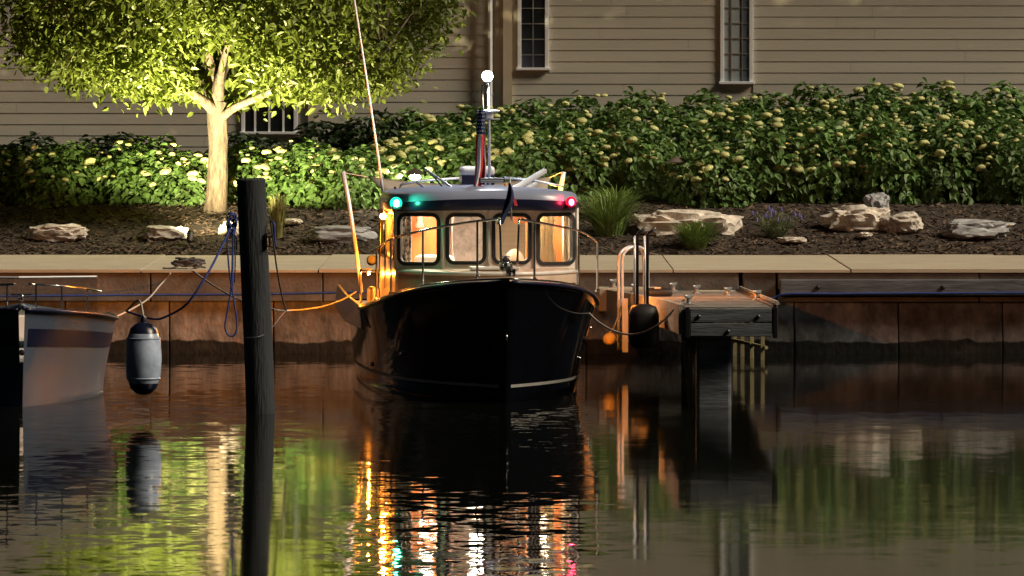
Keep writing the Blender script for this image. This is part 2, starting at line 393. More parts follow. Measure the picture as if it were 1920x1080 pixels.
# timber rubbing beam on the right stretch
beam_l = X(1458, YW)
xx = beam_l; n = 0
for nm in ('heavy weathered rubbing beam bolted to the quay right of the dock', 'next rubbing beam further right along the quay', ):
    t = thing('rubbing_beam', (xx, YW, .70), nm, 'beam', group='rubbing beams on the quay')
    build(MB().bbox((xx + 1.95, YW - .09, .79), (3.86, .16, .19), .015), 'timber', 'dock_fascia', t)
    for bx in (.47, 1.95, 3.4):
        build(MB().lathe((xx + bx, YW - .172, .79), [(.028, -.015), (.028, .015), (.016, .028)], 10, Matrix.Rotation(R(90), 3, 'X')), 'bolt', 'black_paint', t)
    xx += 3.9
# ------------------------------------------------------------------ house
YH = 91.0; YL = 91.1          # right wing face, recessed left wing face
XC = X(944, YH)
house = thing('waterfront_house', (0, YH, 1.6), 'tan lap-sided house with white windows above the flowering bank', 'house')
CH = .162
win_r = [(X(970, YH), X(1029, YH), Zp(132, YH), Zp(132, YH) + 1.35), (X(1350, YH), X(1412, YH), Zp(158, YH), Zp(158, YH) + 1.55)]
win_l = [(X(452, YL), X(558, YL), Zp(252, YL), Zp(252, YL) + 1.1)]
rg = rnd(8)
def course_pieces(xa, xb, z0, z1, wins):
    segs = [(xa, xb)]
    for (wa, wb, wz0, wz1) in wins:
        if z1 > wz0 and z0 < wz1:
            new = []
            for a, b_ in segs:
                if wb <= a or wa >= b_: new.append((a, b_))
                else:
                    if wa > a: new.append((a, wa))
                    if wb < b_: new.append((wb, b_))
            segs = new
    return segs
def siding(xa, xb, yf, z0, ncourse, wins):
    for c in range(ncourse):
        za = z0 + c * CH; zb = za + CH
        for a, b_ in course_pieces(xa, xb, za, zb, wins):
            x = a
            first = rg.uniform(.7, 3.2)
            while x < b_ - .01:
                e = min(b_, x + first); first = rg.uniform(2.2, 3.6)
                if b_ - e < .3: e = b_
                mb = MB().add([(x + .002, yf + .003, za), (e - .002, yf + .003, za), (e - .002, yf + .012, zb + .02), (x + .002, yf + .012, zb + .02),
                               (x + .002, yf + .012, za), (e - .002, yf + .012, za), (e - .002, yf + .02, zb + .02), (x + .002, yf + .02, zb + .02)],
                              [(0, 1, 2, 3), (4, 7, 6, 5), (0, 4, 5, 1), (1, 5, 6, 2), (2, 6, 7, 3), (3, 7, 4, 0)])
                build(mb, 'siding_board', 'siding', house); x = e
zb0 = Zp(136, YH) - 7 * CH
siding(XC + .1, 9.4, YH, zb0, 25, win_r)
siding(-9.6, XC + .05, YL, zb0 - .1, 26, win_l)
zt = zb0 + 25 * CH
# wall cores behind the boards (holes left where windows sit), foundation, trims
def core(xa, xb, yf, z0, z1, wins, nm='wall'):
    xs_ = sorted({xa, xb, *[w[0] for w in wins], *[w[1] for w in wins]}); mb = MB()
    for a, b_ in zip(xs_[:-1], xs_[1:]):
        hole = [w for w in wins if w[0] <= (a + b_) / 2 <= w[1]]
        if hole:
            w = hole[0]
            mb.box(((a + b_) / 2, yf + .12, (z0 + w[2]) / 2), (b_ - a, .2, w[2] - z0)); mb.box(((a + b_) / 2, yf + .12, (w[3] + z1) / 2), (b_ - a, .2, z1 - w[3]))
        else: mb.box(((a + b_) / 2, yf + .12, (z0 + z1) / 2), (b_ - a, .2, z1 - z0))
    build(mb, nm, 'trim_tan', house)
core(XC + .1, 9.4, YH + .002, 1.3, zt, win_r); core(-9.6, XC + .05, YL + .002, 1.3, zt, win_l)
build(MB().box((9.3, YH + 4.3, (1.3 + zt) / 2), (.2, 8, zt - 1.3)).box((-9.5, YH + 5, (1.3 + zt) / 2), (.2, 6.6, zt - 1.3)).box((0, YH + 8.3, (1.3 + zt) / 2), (19, .2, zt - 1.3)), 'wall', 'trim_tan', house)
build(MB().box((XC + .06, YH - .015, (1.4 + zt) / 2), (.13, .06, zt - 1.4)), 'corner_board', 'trim_tan', house)
build(MB().box((XC - .03, YH + .06, (1.4 + zt) / 2), (.05, .12, zt - 1.4)), 'corner_board', 'trim_tan', house)
build(MB().box((X(585, YL), YL - .03, (1.4 + zt) / 2), (.11, .05, zt - 1.4)), 'corner_board', 'trim_tan', house)
xd = X(919, YH)
build(MB().tube([(xd, YH - .02, zt), (xd, YH - .02, 1.5)], .034, 10).box((xd, YH - .02, 3.1), (.09, .05, .03)), 'downspout', 'white_paint', house)
build(MB().add([(-10.2, YH - .7, zt - .06), (10, YH - .7, zt - .06), (10, YH + 9, zt - .06), (-10.2, YH + 9, zt - .06), (-10.2, YH + 4, zt + 2.6), (10, YH + 4, zt + 2.6)],
    [(0, 3, 2, 1), (0, 1, 5, 4), (2, 3, 4, 5), (1, 2, 5), (3, 0, 4)]), 'roof', 'shingle', house)
def house_window(w, yf, nv, nh, backing):
    xa, xb, z0, z1 = w; fw = .058
    mb = MB()
    mb.bbox((xa + fw / 2, yf + .0, (z0 + z1) / 2), (fw, .07, z1 - z0), .006).bbox((xb - fw / 2, yf + .0, (z0 + z1) / 2), (fw, .07, z1 - z0), .006)
    mb.bbox(((xa + xb) / 2, yf + .0, z1 - fw / 2), (xb - xa - 2 * fw, .07, fw), .006)
    f = build(mb, 'window', 'white_paint', house)
    build(MB().bbox(((xa + xb) / 2, yf - .02, z0 + .02), (xb - xa + .04, .1, .04), .006), 'sill', 'white_paint', f)
    for k in range(1, nv): build(MB().box((xa + (xb - xa) * k / nv, yf - .02, (z0 + z1) / 2), (.012 if nv < 4 else .03, .02, z1 - z0 - .08)), 'muntin', 'muntin' if nv < 4 else 'white_paint', f)
    for k in range(1, nh): build(MB().box(((xa + xb) / 2, yf - .019, z0 + (z1 - z0) * k / nh), (xb - xa - .09, .016, .012)), 'muntin', 'muntin' if nv < 4 else 'white_paint', f)
    if backing:
        xm = xa + .03 + (xb - xa - .06) * .62
        for a_, b_, m_ in ((xa + .03, xm, 'blind_pane'), (xm + .002, xb - .03, 'dusk_glass')):
            build(MB().box(((a_ + b_) / 2, yf - .012, (z0 + z1) / 2), (b_ - a_, .006, z1 - z0 - .06)), 'pane', m_, f)
    else: build(MB().box(((xa + xb) / 2, yf - .012, (z0 + z1) / 2), (xb - xa - .06, .006, z1 - z0 - .06)), 'pane', 'dark_glass', f)
house_window(win_r[0], YH, 2, 6, False); house_window(win_r[1], YH, 3, 7, True)
house_window(win_l[0], YL, 4, 1, False)

# ------------------------------------------------------------------ foliage helpers
def leaf_mesh(name, P, Nn, D, Ls, ratio, fold=.25, droop=.15):
    """one mesh of many folded leaves: P base points, Nn normals, D directions, Ls lengths"""
    P = np.asarray(P, float); Nn = np.asarray(Nn, float); D = np.asarray(D, float); Ls = np.asarray(Ls, float)[:, None]
    D = D - Nn * (D * Nn).sum(1, keepdims=True); D /= np.linalg.norm(D, axis=1, keepdims=True) + 1e-9
    S = np.cross(D, Nn); S /= np.linalg.norm(S, axis=1, keepdims=True) + 1e-9
    w = Ls * ratio
    tip = P + D * Ls - Nn * Ls * droop
    v = np.stack([P, P + D * Ls * .28 + S * w * .9 + Nn * Ls * fold * .5, P + D * Ls * .66 + S * w * .72 + Nn * Ls * fold * .25, tip,
                  P + D * Ls * .66 - S * w * .72 + Nn * Ls * fold * .25, P + D * Ls * .28 - S * w * .9 + Nn * Ls * fold * .5], 1).reshape(-1, 3)
    n = len(P); i = np.arange(n)[:, None] * 6
    f = np.concatenate([i + np.array([0, 1, 2, 3]), i + np.array([0, 3, 4, 5])], 0)
    me = bpy.data.meshes.new(name); me.from_pydata(v.tolist(), [], f.tolist()); me.update(); return me
def link_mesh(me, name, mat_, parent):
    me.materials.clear(); me.materials.append(MAT[mat_]); o = bpy.data.objects.new(name, me); COL.objects.link(o); o.parent = parent
    ROOTM[o.name] = ROOTM.get(parent.name, Matrix()); return o
def unit(a): return a / (np.linalg.norm(a, axis=1, keepdims=True) + 1e-9)

# ------------------------------------------------------------------ the uplit tree
TB = Vector((X(405, 83.5), 83.5, gz(X(405, 83.5), 83.5) - .03))
tree = thing('shade_tree', TB, 'floodlit leafy tree with thick forked trunk on the mulch bank', 'tree')
def T(px, py, dy=0.0): return W(px, py, 83.5 + dy)
pts = [T(405, 402), T(405, 388), T(407, 360), T(409, 320), T(409, 280), T(408, 240), T(407, 212), T(409, 190)]
mb = MB(); rs = [.19, .155, .138, .130, .124, .127, .140, .125]
sp = spline(pts, 10); rr = [rs[min(int(i / 10), 7)] + (rs[min(int(i / 10) + 1, 7)] - rs[min(int(i / 10), 7)]) * ((i % 10) / 10) for i in range(len(sp))]
mb.tube(sp, rr, 32)
for v in mb.v: 
    d = noise.noise((v.x * 14, v.y * 14, v.z * 3.0)) * .018 + noise.noise((v.x * 40, v.y * 40, v.z * 9)) * .006; v.x += d; v.y += d * .6
trunk = build(mb, 'trunk', 'bark', tree, smooth=True)
limbs = [([T(407, 214), T(385, 192, -.2), T(355, 172, -.5), T(310, 140, -.9), T(240, 90, -1.2), T(160, 30, -1.3)], .085),
         ([T(409, 195), T(410, 160, -.1), T(425, 120, .1), T(470, 85, .3), T(540, 40, .6), T(600, -30, .9)], .095),
         ([T(407, 200), T(402, 160, .2), T(390, 100, .3), T(380, 20, .3), T(370, -90, .2)], .10),
         ([T(414, 222), T(440, 202, -.3), T(490, 180, -.7), T(560, 150, -1.0), T(640, 120, -1.2), T(720, 100, -1.3)], .062),
         ([T(409, 190), T(420, 140, .5), T(450, 70, 1.2), T(480, -20, 1.7)], .07),
         ([T(405, 195), T(370, 140, .6), T(320, 80, 1.2), T(260, 10, 1.6)], .065),
         ([T(410, 170), T(420, 110, -.5), T(440, 50, -1.1), T(470, -30, -1.5)], .06)]
tips = []
for pth, r0 in limbs:
    sp = spline(pth, 5); n = len(sp)
    build(MB().tube(sp, [r0 * (1 - .78 * i / (n - 1)) for i in range(n)], 10), 'limb', 'bark', tree, smooth=True)
    tips += sp[5:]
rg = rnd(21); br = MB()
cc = Vector((TB.x + .15, 83.5, 4.95)); rad = Vector((2.95, 2.5, 2.3))
P = []; Nn = []; D = []; Ls = []
ncl = 0; tries = 0
while ncl < 1150 and tries < 40000:
    tries += 1
    q = Vector((rg.uniform(-1, 1), rg.uniform(-1, 1), rg.uniform(-1, 1)))
    e = abs(q.x) ** 2.7 + abs(q.y) ** 2.7 + abs(q.z) ** 2.7
    if e > 1 or e < .05: continue
    c = Vector((cc.x + q.x * rad.x, cc.y + q.y * rad.y, cc.z + q.z * rad.z))
    # hanging skirt is uneven: bites out of the lower edge and the outline
    edge = noise.noise((c.x * .9 + 5, c.y * .7, 2.0)) * .5 + noise.noise((c.x * 2.3, c.y * 2, 7.0)) * .22
    if c.z < cc.z - rad.z * (.80 + edge * .30): continue
    if noise.noise((c.x * 1.25, c.y * 1.25, c.z * 1.5 + 9)) < -.10: continue
    if c.z > 5.0 and rg.random() < .6: continue
    if abs(c.x - TB.x - .05) < .42 + .3 * max(0, c.z - 3.2) and c.y < 83.6 and c.z < 3.75: continue
    if (c - T(455, 95, .2)).length < .33 and c.y < 83.9: continue
    near = min(tips, key=lambda t: (t - c).length_squared)
    if rg.random() < .25:
        m_ = (near + c) / 2 + Vector((0, 0, .12)); br.tube([near, m_, c], [.014, .010, .005], 5, cap=False)
    ncl += 1
    for k in range(rg.randint(48, 76)):
        g = Vector((rg.gauss(0, .16), rg.gauss(0, .16), rg.gauss(-.03, .11)))
        P.append(c + g); Nn.append((rg.gauss(0, .55), rg.gauss(-.25, .5), rg.gauss(.55, .4)))
        D.append((rg.gauss(0, .7) + g.x, rg.gauss(0, .7) + g.y, rg.gauss(-.55, .45))); Ls.append(rg.uniform(.055, .145))
inv = Vector(TB)
me = leaf_mesh('crown', np.array([list(p - inv) for p in P]), unit(np.array(Nn)), np.array(D), Ls, .31, fold=.16, droop=.12)
cr = link_mesh(me, 'crown', 'leaf_tree', tree); cr['kind'] = 'stuff'
build(br, 'twigs', 'bark', tree, smooth=True)['kind'] = 'stuff'

# ------------------------------------------------------------------ hydrangea bushes
def flower_mesh(seed):
    r_ = rnd(seed); mb = MB(); prof = [(.03, -.035), (.075, -.03), (.092, -.004), (.082, .025), (.055, .046), (.02, .054)]
    mb.lathe((0, 0, 0), prof, 12)
    for v in mb.v:
        s = 1 + .22 * noise.noise(v * 28 + Vector((seed, 0, 0))) + .12 * noise.noise(v * 60 + Vector((0, seed, 0))); v *= s
    me = bpy.data.meshes.new('flower_head'); me.from_pydata([tuple(v) for v in mb.v], [], mb.f); me.update()
    me.polygons.foreach_set('use_smooth', [True] * len(me.polygons)); me.materials.append(MAT['flower_head']); return me
FLOWERS = [flower_mesh(i + 1) for i in range(5)]
def bush_mesh(seed, n, rx, ry, rz, L0=.135):
    r_ = np.random.default_rng(seed)
    d = unit(r_.normal(size=(n * 2, 3))); d = d[d[:, 2] > -.55][:n]; n = len(d)
    lump = np.array([1 + .20 * noise.noise(Vector(q) * 2.1 + Vector((seed * 3.7, 0, 0))) + .12 * noise.noise(Vector(q) * 5 + Vector((0, seed, 0))) for q in d])
    rr_ = lump * (1 - .38 * r_.random(n) ** 2.0)
    P_ = d * rr_[:, None] * np.array([rx, ry, rz]); P_[:, 2] += rz * .42; P_[:, 2] = np.maximum(P_[:, 2], .03)
    N_ = unit(d * .65 + np.array([0, 0, .75]) + r_.normal(size=(n, 3)) * .42)
    D_ = d * np.array([1, 1, .3]) + r_.normal(size=(n, 3)) * .6 + np.array([0, 0, -.35])
    L_ = r_.uniform(L0 * .65, L0 * 1.25, n)
    return leaf_mesh('foliage', P_, N_, D_, L_, .40, fold=.14, droop=.2)
BM = [bush_mesh(40 + i, 1250, .80, .62, .78) for i in range(5)]
STEMS = MB()
rg = rnd(77)
for i in range(16):
    a = rg.uniform(0, 6.28); b_ = rg.uniform(.1, .55); STEMS.tube([(math.cos(a) * .08, math.sin(a) * .08, -.05), (math.cos(a) * b_ * .6, math.sin(a) * b_ * .6, .4), (math.cos(a) * b_, math.sin(a) * b_, .85)], [.012, .009, .005], 5)
stem_me = bpy.data.meshes.new('stems'); stem_me.from_pydata([tuple(v) for v in STEMS.v], [], STEMS.f); stem_me.materials.append(MAT['stem'])
ORD = ['first', 'second', 'third', 'fourth', 'fifth', 'sixth', 'seventh', 'eighth', 'ninth', 'tenth', 'eleventh', 'twelfth', 'thirteenth', 'fourteenth', 'fifteenth']
def bush(px, Y, top_py, width, label, nfl, seed, leaf='leaf_hydrangea', group='flowering hydrangea bushes', nm='hydrangea_bush', cat='shrub', fl_lo=.15):
    x = X(px, Y); z = gz(x, Y) - .03; h = Zp(top_py, Y) - z
    t = thing(nm, (x, Y, z), label, cat, group=group)
    sc = h / 1.15; sx = width / 1.6
    rot = rnd(seed).uniform(0, 6.28)
    me = BM[seed % 5]
    if leaf != 'leaf_hydrangea': me = me.copy()
    f = link_mesh(me, 'foliage', leaf, t); f['kind'] = 'stuff'
    f.scale = (sx, sx * .95, sc); f.rotation_euler = (0, 0, rot)
    s = bpy.data.objects.new('stems', stem_me); COL.objects.link(s); s.parent = t; s.scale = (sx * .9, sx * .9, sc)
    r_ = rnd(seed * 7 + 1)
    for k in range(int(nfl * 2.1)):
        a = R(r_.uniform(178, 362)); el = math.asin(r_.uniform(fl_lo, .98))
        d = Vector((math.cos(a) * math.cos(el), math.sin(a) * math.cos(el), math.sin(el)))
        q = Vector((d.x * .83 * sx, d.y * .66 * sx, d.z * .80 * sc + .33 * sc)) * r_.uniform(.88, 1.04)
        fo = bpy.data.objects.new('flower_head', FLOWERS[r_.randint(0, 4)]); COL.objects.link(fo); fo.parent = t
        fo.location = q; fo.rotation_euler = (R(r_.uniform(5, 45)) * (-d.y), R(r_.uniform(0, 30)) * d.x, r_.uniform(0, 6.28)); s_ = .30 + .62 * r_.random() ** 1.3; fo.scale = (s_, s_, s_ * r_.uniform(.75, 1))
    return t
# (px, depth, top row, width m, flowers)
left = [(-40, 84.6, 258, 1.5, 12), (120, 84.4, 262, 1.5, 12), (275, 84.5, 256, 1.5, 13), (352, 84.2, 278, 1.3, 9), (470, 84.6, 268, 1.35, 12), (575, 84.3, 262, 1.4, 14), (668, 84.2, 270, 1.3, 12)]
LL = ['bright hydrangea bush at the far left edge', 'bright hydrangea bush second from the left edge', 'hydrangea bush one place left of the tree trunk', 'hydrangea bush just left of the tree trunk',
      'hydrangea bush just right of the tree trunk behind the piling', 'hydrangea bush between the piling and the boat', 'hydrangea bush behind the slanted grey pole of the boat']
for i, (px, Y, tp, w, nf) in enumerate(left): bush(px, Y, tp, w, LL[i], nf, 100 + i)
frontr = [(775, 84.8, 250, 1.4, 14), (880, 84.9, 245, 1.4, 12), (985, 84.8, 240, 1.4, 13), (1090, 85.0, 238, 1.4, 13), (1195, 85.1, 235, 1.35, 10), (1330, 84.3, 262, 1.15, 9), (1440, 84.7, 232, 1.4, 12), (1550, 84.7, 225, 1.4, 14), (1660, 84.7, 220, 1.4, 14), (1780, 84.7, 222, 1.45, 14), (1900, 84.7, 224, 1.45, 13)]
FL = ['lower hydrangea bush around the lit path lamp', 'lower hydrangea bush behind the white box on the boat roof', 'lower hydrangea bush behind the raised roof rack arm', 'lower hydrangea bush behind the red navigation light',
      'lower hydrangea bush above the large tuft of grass', 'protruding low hydrangea bush above the long pale rock', 'lower hydrangea bush behind the purple-flowered plant', 'lower hydrangea bush left of the boulder',
      'lower hydrangea bush above the right-hand boulder', 'lower hydrangea bush second from the right edge', 'lower hydrangea bush at the far right edge']
for i, (px, Y, tp, w, nf) in enumerate(frontr): bush(px, Y, tp, w, FL[i], nf, 200 + i)
back = [(770, 87.2, 205, 1.5, 10), (880, 87.4, 196, 1.5, 11), (990, 87.5, 186, 1.5, 13), (1100, 87.6, 176, 1.5, 14), (1210, 87.7, 170, 1.5, 14), (1320, 87.8, 170, 1.5, 14), (1430, 87.8, 168, 1.5, 15), (1540, 87.8, 158, 1.5, 16), (1650, 87.8, 154, 1.5, 16), (1765, 87.8, 154, 1.5, 15), (1880, 87.8, 156, 1.5, 14)]
for i, (px, Y, tp, w, nf) in enumerate(back):
    bush(px, Y, tp, w, 'upper-row hydrangea bush against the house wall, %s from the left in that row' % ORD[i], nf, 300 + i)
mid = [(830, 86.1, 222, 1.4, 9), (940, 86.2, 216, 1.4, 10), (1050, 86.2, 206, 1.4, 11), (1160, 86.3, 202, 1.4, 11), (1275, 86.3, 208, 1.4, 10), (1385, 86.3, 204, 1.4, 12), (1495, 86.3, 196, 1.4, 13), (1605, 86.3, 190, 1.4, 13), (1720, 86.3, 190, 1.4, 13), (1840, 86.3, 190, 1.4, 12)]
for i, (px, Y, tp, w, nf) in enumerate(mid):
    bush(px, Y, tp, w, 'middle-row hydrangea bush on the slope, %s from the left in that row' % ORD[i], nf, 400 + i)
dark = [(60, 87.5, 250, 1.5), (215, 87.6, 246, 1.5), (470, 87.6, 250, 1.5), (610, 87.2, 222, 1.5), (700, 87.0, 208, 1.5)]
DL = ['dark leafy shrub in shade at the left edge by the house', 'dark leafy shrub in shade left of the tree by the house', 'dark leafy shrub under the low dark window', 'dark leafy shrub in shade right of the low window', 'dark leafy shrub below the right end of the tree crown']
for i, (px, Y, tp, w) in enumerate(dark): bush(px, Y, tp, w, DL[i], 0, 500 + i, 'leaf_shaded', 'dark shrubs by the house', 'dark_shrub')

# ------------------------------------------------------------------ grasses, lavender, rocks, garden lamps
def tuft(px, py, Y, wpx, hpx, n, matn, label, seed, lean=1.0, bw=.0085):
    c = W(px, py, Y); c.z = gz(c.x, Y) - .02; s = F / Y; rx = wpx / s / 2; h = hpx / s; r_ = rnd(seed); mb = MB()
    for i in range(n):
        a = r_.uniform(0, 6.28); b0 = r_.random() ** .5 * rx * .35; hh = h * r_.uniform(.40, 1.08); out = rx * r_.uniform(.1, 1.25) * lean
        d = Vector((math.cos(a), math.sin(a), 0)); sd = Vector((-d.y, d.x, 0)); p0 = c + d * b0; w = bw * r_.uniform(.7, 1.4)
        pts = [p0 + d * out * t ** 1.7 + Vector((0, 0, hh * (t * 1.35 - .5 * t ** 2.6))) for t in (0, .35, .7, 1.0)]
        mb.add([pts[0] - sd * w, pts[0] + sd * w, pts[1] - sd * w, pts[1] + sd * w, pts[2] - sd * w * .7, pts[2] + sd * w * .7, pts[3]], [(0, 1, 3, 2), (2, 3, 5, 4), (4, 5, 6)])
    return setp(build(mb, 'grass_tuft', matn, base=c), label, 'grass', 'ornamental grass tufts')
tuft(1142, 445, 81.7, 150, 92, 460, 'grass_blade', 'large green grass tuft beside the red navigation light', 1)
tuft(1155, 405, 83.0, 120, 70, 260, 'grass_blade', 'tall dim grass tuft behind the large green tuft', 2)
tuft(1304, 474, 80.7, 105, 62, 420, 'grass_blade', 'low green grass tuft at the walkway edge by the pale rock', 3, 1.1)
tuft(520, 448, 81.6, 56, 95, 260, 'grass_pale', 'tall yellowish grass tuft just right of the piling', 4, .55)
# lavender
c = W(1455, 444, 81.6); c.z = gz(c.x, 81.6) - .02
lav = thing('lavender_plant', c, 'grey-green plant with small purple flowers on the mulch', 'plant')
r_ = rnd(31); mb = MB(); fl = []
for i in range(230):
    a = r_.uniform(0, 6.28); out = .30 * r_.random() ** .7; hh = .40 * r_.uniform(.55, 1.05) * (1 - .5 * out); d = Vector((math.cos(a), math.sin(a), 0)); sd = Vector((-d.y, d.x, 0)); w = .004
    p = [c + d * (.05 + out * t) + Vector((0, 0, hh * t)) for t in (0, .5, 1)]
    mb.add([p[0] - sd * w, p[0] + sd * w, p[1] - sd * w, p[1] + sd * w, p[2]], [(0, 1, 3, 2), (2, 3, 4)])
    for k in range(4):
        t = r_.uniform(.2, .95); q = p[0].lerp(p[2], t); u = Vector((r_.gauss(0, 1), r_.gauss(0, 1), r_.gauss(.4, .6))).normalized() * .035; v = Vector((u.y, -u.x, .2)).normalized() * .009
        mb.add([q, q + u * .5 + v, q + u, q + u * .5 - v], [(0, 1, 2, 3)])
    if r_.random() < .10: fl.append(p[2])
build(mb, 'leafy_stems', 'lavender_leaf', lav)
for q in fl:
    mb = MB().lathe(q + Vector((0, 0, .02)), [(.006, -.03), (.013, -.015), (.012, .015), (.004, .035)], 6); build(mb, 'flower_spike', 'lavender_flower', lav)

def rock(px, py, Y, wpx, hpx, dep, matn, label, seed, jag=.28, flat=1.0):
    s = F / Y; c = W(px, py, Y); w = wpx / s / 2; h = hpx / s / 2
    bm = bmesh.new(); bmesh.ops.create_icosphere(bm, subdivisions=4, radius=1)
    off = Vector((seed * 5.3, seed * 1.7, seed))
    for v in bm.verts:
        d = v.co.copy(); q = Vector((abs(d.x) ** .75 * math.copysign(1, d.x), abs(d.y) ** .75 * math.copysign(1, d.y), abs(d.z) ** .7 * math.copysign(1, d.z)))
        k = 1 + jag * noise.noise(d * 1.6 + off) + jag * .55 * noise.noise(d * 3.9 + off) + jag * .30 * noise.noise(d * 8.5 + off)
        cell = noise.voronoi(d * 2.6 + off)[0]; k -= jag * .45 * max(0, .35 - (cell[1] - cell[0]))
        q *= k * .93; v.co = Vector((q.x * w, q.y * dep, q.z * h))
    mb = MB(); bm.verts.index_update(); mb.add([v.co + c for v in bm.verts], [[v.index for v in f.verts] for f in bm.faces]); bm.free()
    return setp(build(mb, 'rock', matn, smooth=True, base=c, angle=24), label, 'rock', 'landscape rocks in the mulch')
rock(642, 440, 81.3, 130, 36, .26, 'rock_grey', 'smooth grey rock between the piling and the boat cabin', 2, .22)
rock(1290, 424, 82.0, 196, 62, .50, 'rock_pale', 'long pale jagged rock behind the low grass tuft', 5, .34)
rock(1608, 414, 82.2, 120, 58, .45, 'rock_pale', 'big pale boulder at right below the hydrangeas', 7, .32)
rock(1690, 420, 82.0, 80, 44, .35, 'rock_pale', 'pale boulder right of the big boulder', 8, .32)
rock(1644, 386, 83.2, 52, 50, .25, 'rock_grey', 'small grey rock perched above the big right boulder', 9, .3)
rock(1485, 450, 81.0, 62, 12, .16, 'rock_pale', 'thin flat pale stone below the purple-flowered plant', 10, .3)
rock(312, 438, 81.4, 92, 30, .28, 'rock_pale', 'low pale rock behind the small uplight at left', 11, .3)
rock(434, 432, 81.7, 50, 30, .2, 'rock_pale', 'small white rock tucked left of the piling', 12, .32)
rock(436, 418, 82.3, 34, 10, .15, 'rock_pale', 'thin flat stone between the trunk and the piling', 15, .3)
rock(548, 415, 82.4, 40, 11, .2, 'rock_pale', 'thin flat stone right of the tall yellowish grass', 13, .3)
rock(110, 436, 81.3, 120, 34, .3, 'rock_pale', 'long low pale rock at the far left of the bed', 14, .3)
rock(1830, 430, 81.5, 130, 40, .35, 'rock_grey', 'grey rock at the far right of the bed', 16, .3)
rock(1622, 440, 81.3, 30, 9, .12, 'rock_pale', 'little flat stone in front of the big right boulder', 17, .3)

def path_lamp(px, py, Y, lit, label, hatmat):
    x = X(px, Y); z1 = Zp(py, Y); z0 = gz(x, Y) - .05
    t = thing('path_lamp', (x, Y, z0), label, 'garden lamp', group='mushroom path lamps')
    build(MB().tube([(x, Y, z0), (x, Y, z1)], .014, 8), 'stem', 'fixture', t)
    build(MB().lathe((x, Y, z1), [(.135, .0), (.14, .006), (.09, .045), (.035, .075), (.012, .085)], 20), 'shade', hatmat, t, smooth=True, angle=40)
    if lit: build(MB().ball((x, Y, z1 - .038), (.075, .075, .034), 12, 8), 'bulb', 'lit_path', t, smooth=True)
    return t
path_lamp(778, 327, 83.75, True, 'glowing mushroom path lamp seen above the boat roof', 'fixture')
path_lamp(1270, 305, 84.25, False, 'unlit grey mushroom path lamp among the hydrangeas', 'lamp_grey')
# bullet uplight that throws the light on the tree
ub = W(356, 446, 80.8); ub.z = gz(ub.x, 80.8) - .02
t = thing('uplight', ub, 'small dark bullet uplight beside the low rock at left', 'garden lamp')
uh = ub + Vector((0, 0, .13)); aim = (T(430, -20) - uh).normalized(); q = aim.to_track_quat('Z', 'Y').to_matrix()
build(MB().tube([ub, uh], .012, 8), 'stake', 'fixture', t)
build(MB().lathe(uh, [(.030, -.07), (.040, -.03), (.042, .06), (.050, .065), (.050, .075), (.034, .075), (.034, .05)], 14, q), 'housing', 'fixture', t, smooth=True, angle=40)
ld = bpy.data.lights.new('uplight_beam', 'SPOT'); lo = bpy.data.objects.new('uplight_beam', ld); COL.objects.link(lo)
ld.energy = 3500; ld.color = (1.0, .84, .46); ld.spot_size = R(112); ld.spot_blend = 1.0; ld.shadow_soft_size = .03
lo.location = uh + aim * .09; lo.rotation_euler = (-aim).to_track_quat('Z', 'Y').to_euler()

# ------------------------------------------------------------------ piling and its ropes
def leanpile():
    b0 = W(489, 775, 60.4); t0 = W(471, 338, 60.4)
    ax = (t0 - b0)
    r0 = 27.0 * 60.4 / F
    t = thing('mooring_piling', (b0.x, b0.y, 0), 'dark leaning timber piling standing in the water at left', 'piling')
    pts = [b0 - ax * .35] + [b0 + ax * k / 10 for k in range(11)]
    mb = MB().tube(pts, [r0] * len(pts), 22, cap=False)
    top = b0 + ax
    mb.tube([top, top + ax.normalized() * .012, top + ax.normalized() * .02], [r0, r0 * .96, r0 * .86], 22)
    for v in mb.v:
        d = v - (b0 + ax * ((v - b0).dot(ax) / ax.length_squared)); v += d * .07 * noise.noise((math.atan2(d.y, d.x) * 2.2, v.z * 1.1, 4.0))
    build(mb, 'post', 'pile_wood', t, smooth=True, angle=40)
    for px, z in ((443, 1.62), (500, 1.66)):
        c = W(px, 0, 60.3); c.z = z
        build(MB().bbox(c, (.02, .05, .16), .006).tube([c + Vector((0, -.03, .05)), c + Vector((.03 if px > 470 else -.03, -.05, .03)), c + Vector((.03 if px > 470 else -.03, -.05, -.05)), c + Vector((0, -.03, -.06))], .008, 6), 'hook', 'black_paint', t, smooth=False)
leanpile()
def rope(pts, r, matn, label, n=7, name='mooring_line', group=None):
    p = spline(pts, n); m = MB().tube(p, r, 7)
    return setp(build(m, name, matn, smooth=True, base=p[0]), label, 'rope', group)
YP = 60.15
# coil of blue line on the piling hook
t = thing('blue_rope_coil', W(435, 420, YP), 'blue rope hung in a knot and long loop on the left of the piling', 'rope')
mb = MB(); rg = rnd(3)
for k in range(7):
    c = W(434 + rg.uniform(-4, 4), 418 + rg.uniform(-8, 10), YP); a0 = rg.uniform(0, 3)
    pts = [c + Vector((math.cos(a0 + a) * .035, rg.uniform(-.02, .02), math.sin(a0 + a) * .06)) for a in np.linspace(0, 6.0, 9)]
    mb.tube(spline(pts, 3), .0085, 6)
build(mb, 'knot', 'rope_blue', t, smooth=True)
build(MB().tube(spline([W(437, 425, YP), W(436, 470, YP), W(434, 530, YP), W(428, 575, YP), W(422, 610, YP), W(427, 627, YP), W(436, 630, YP), W(443, 622, YP), W(444, 600, YP), W(438, 560, YP), W(430, 510, YP), W(426, 450, YP), W(430, 425, YP)], 6), .0085, 7), 'loop', 'rope_blue', t, smooth=True)
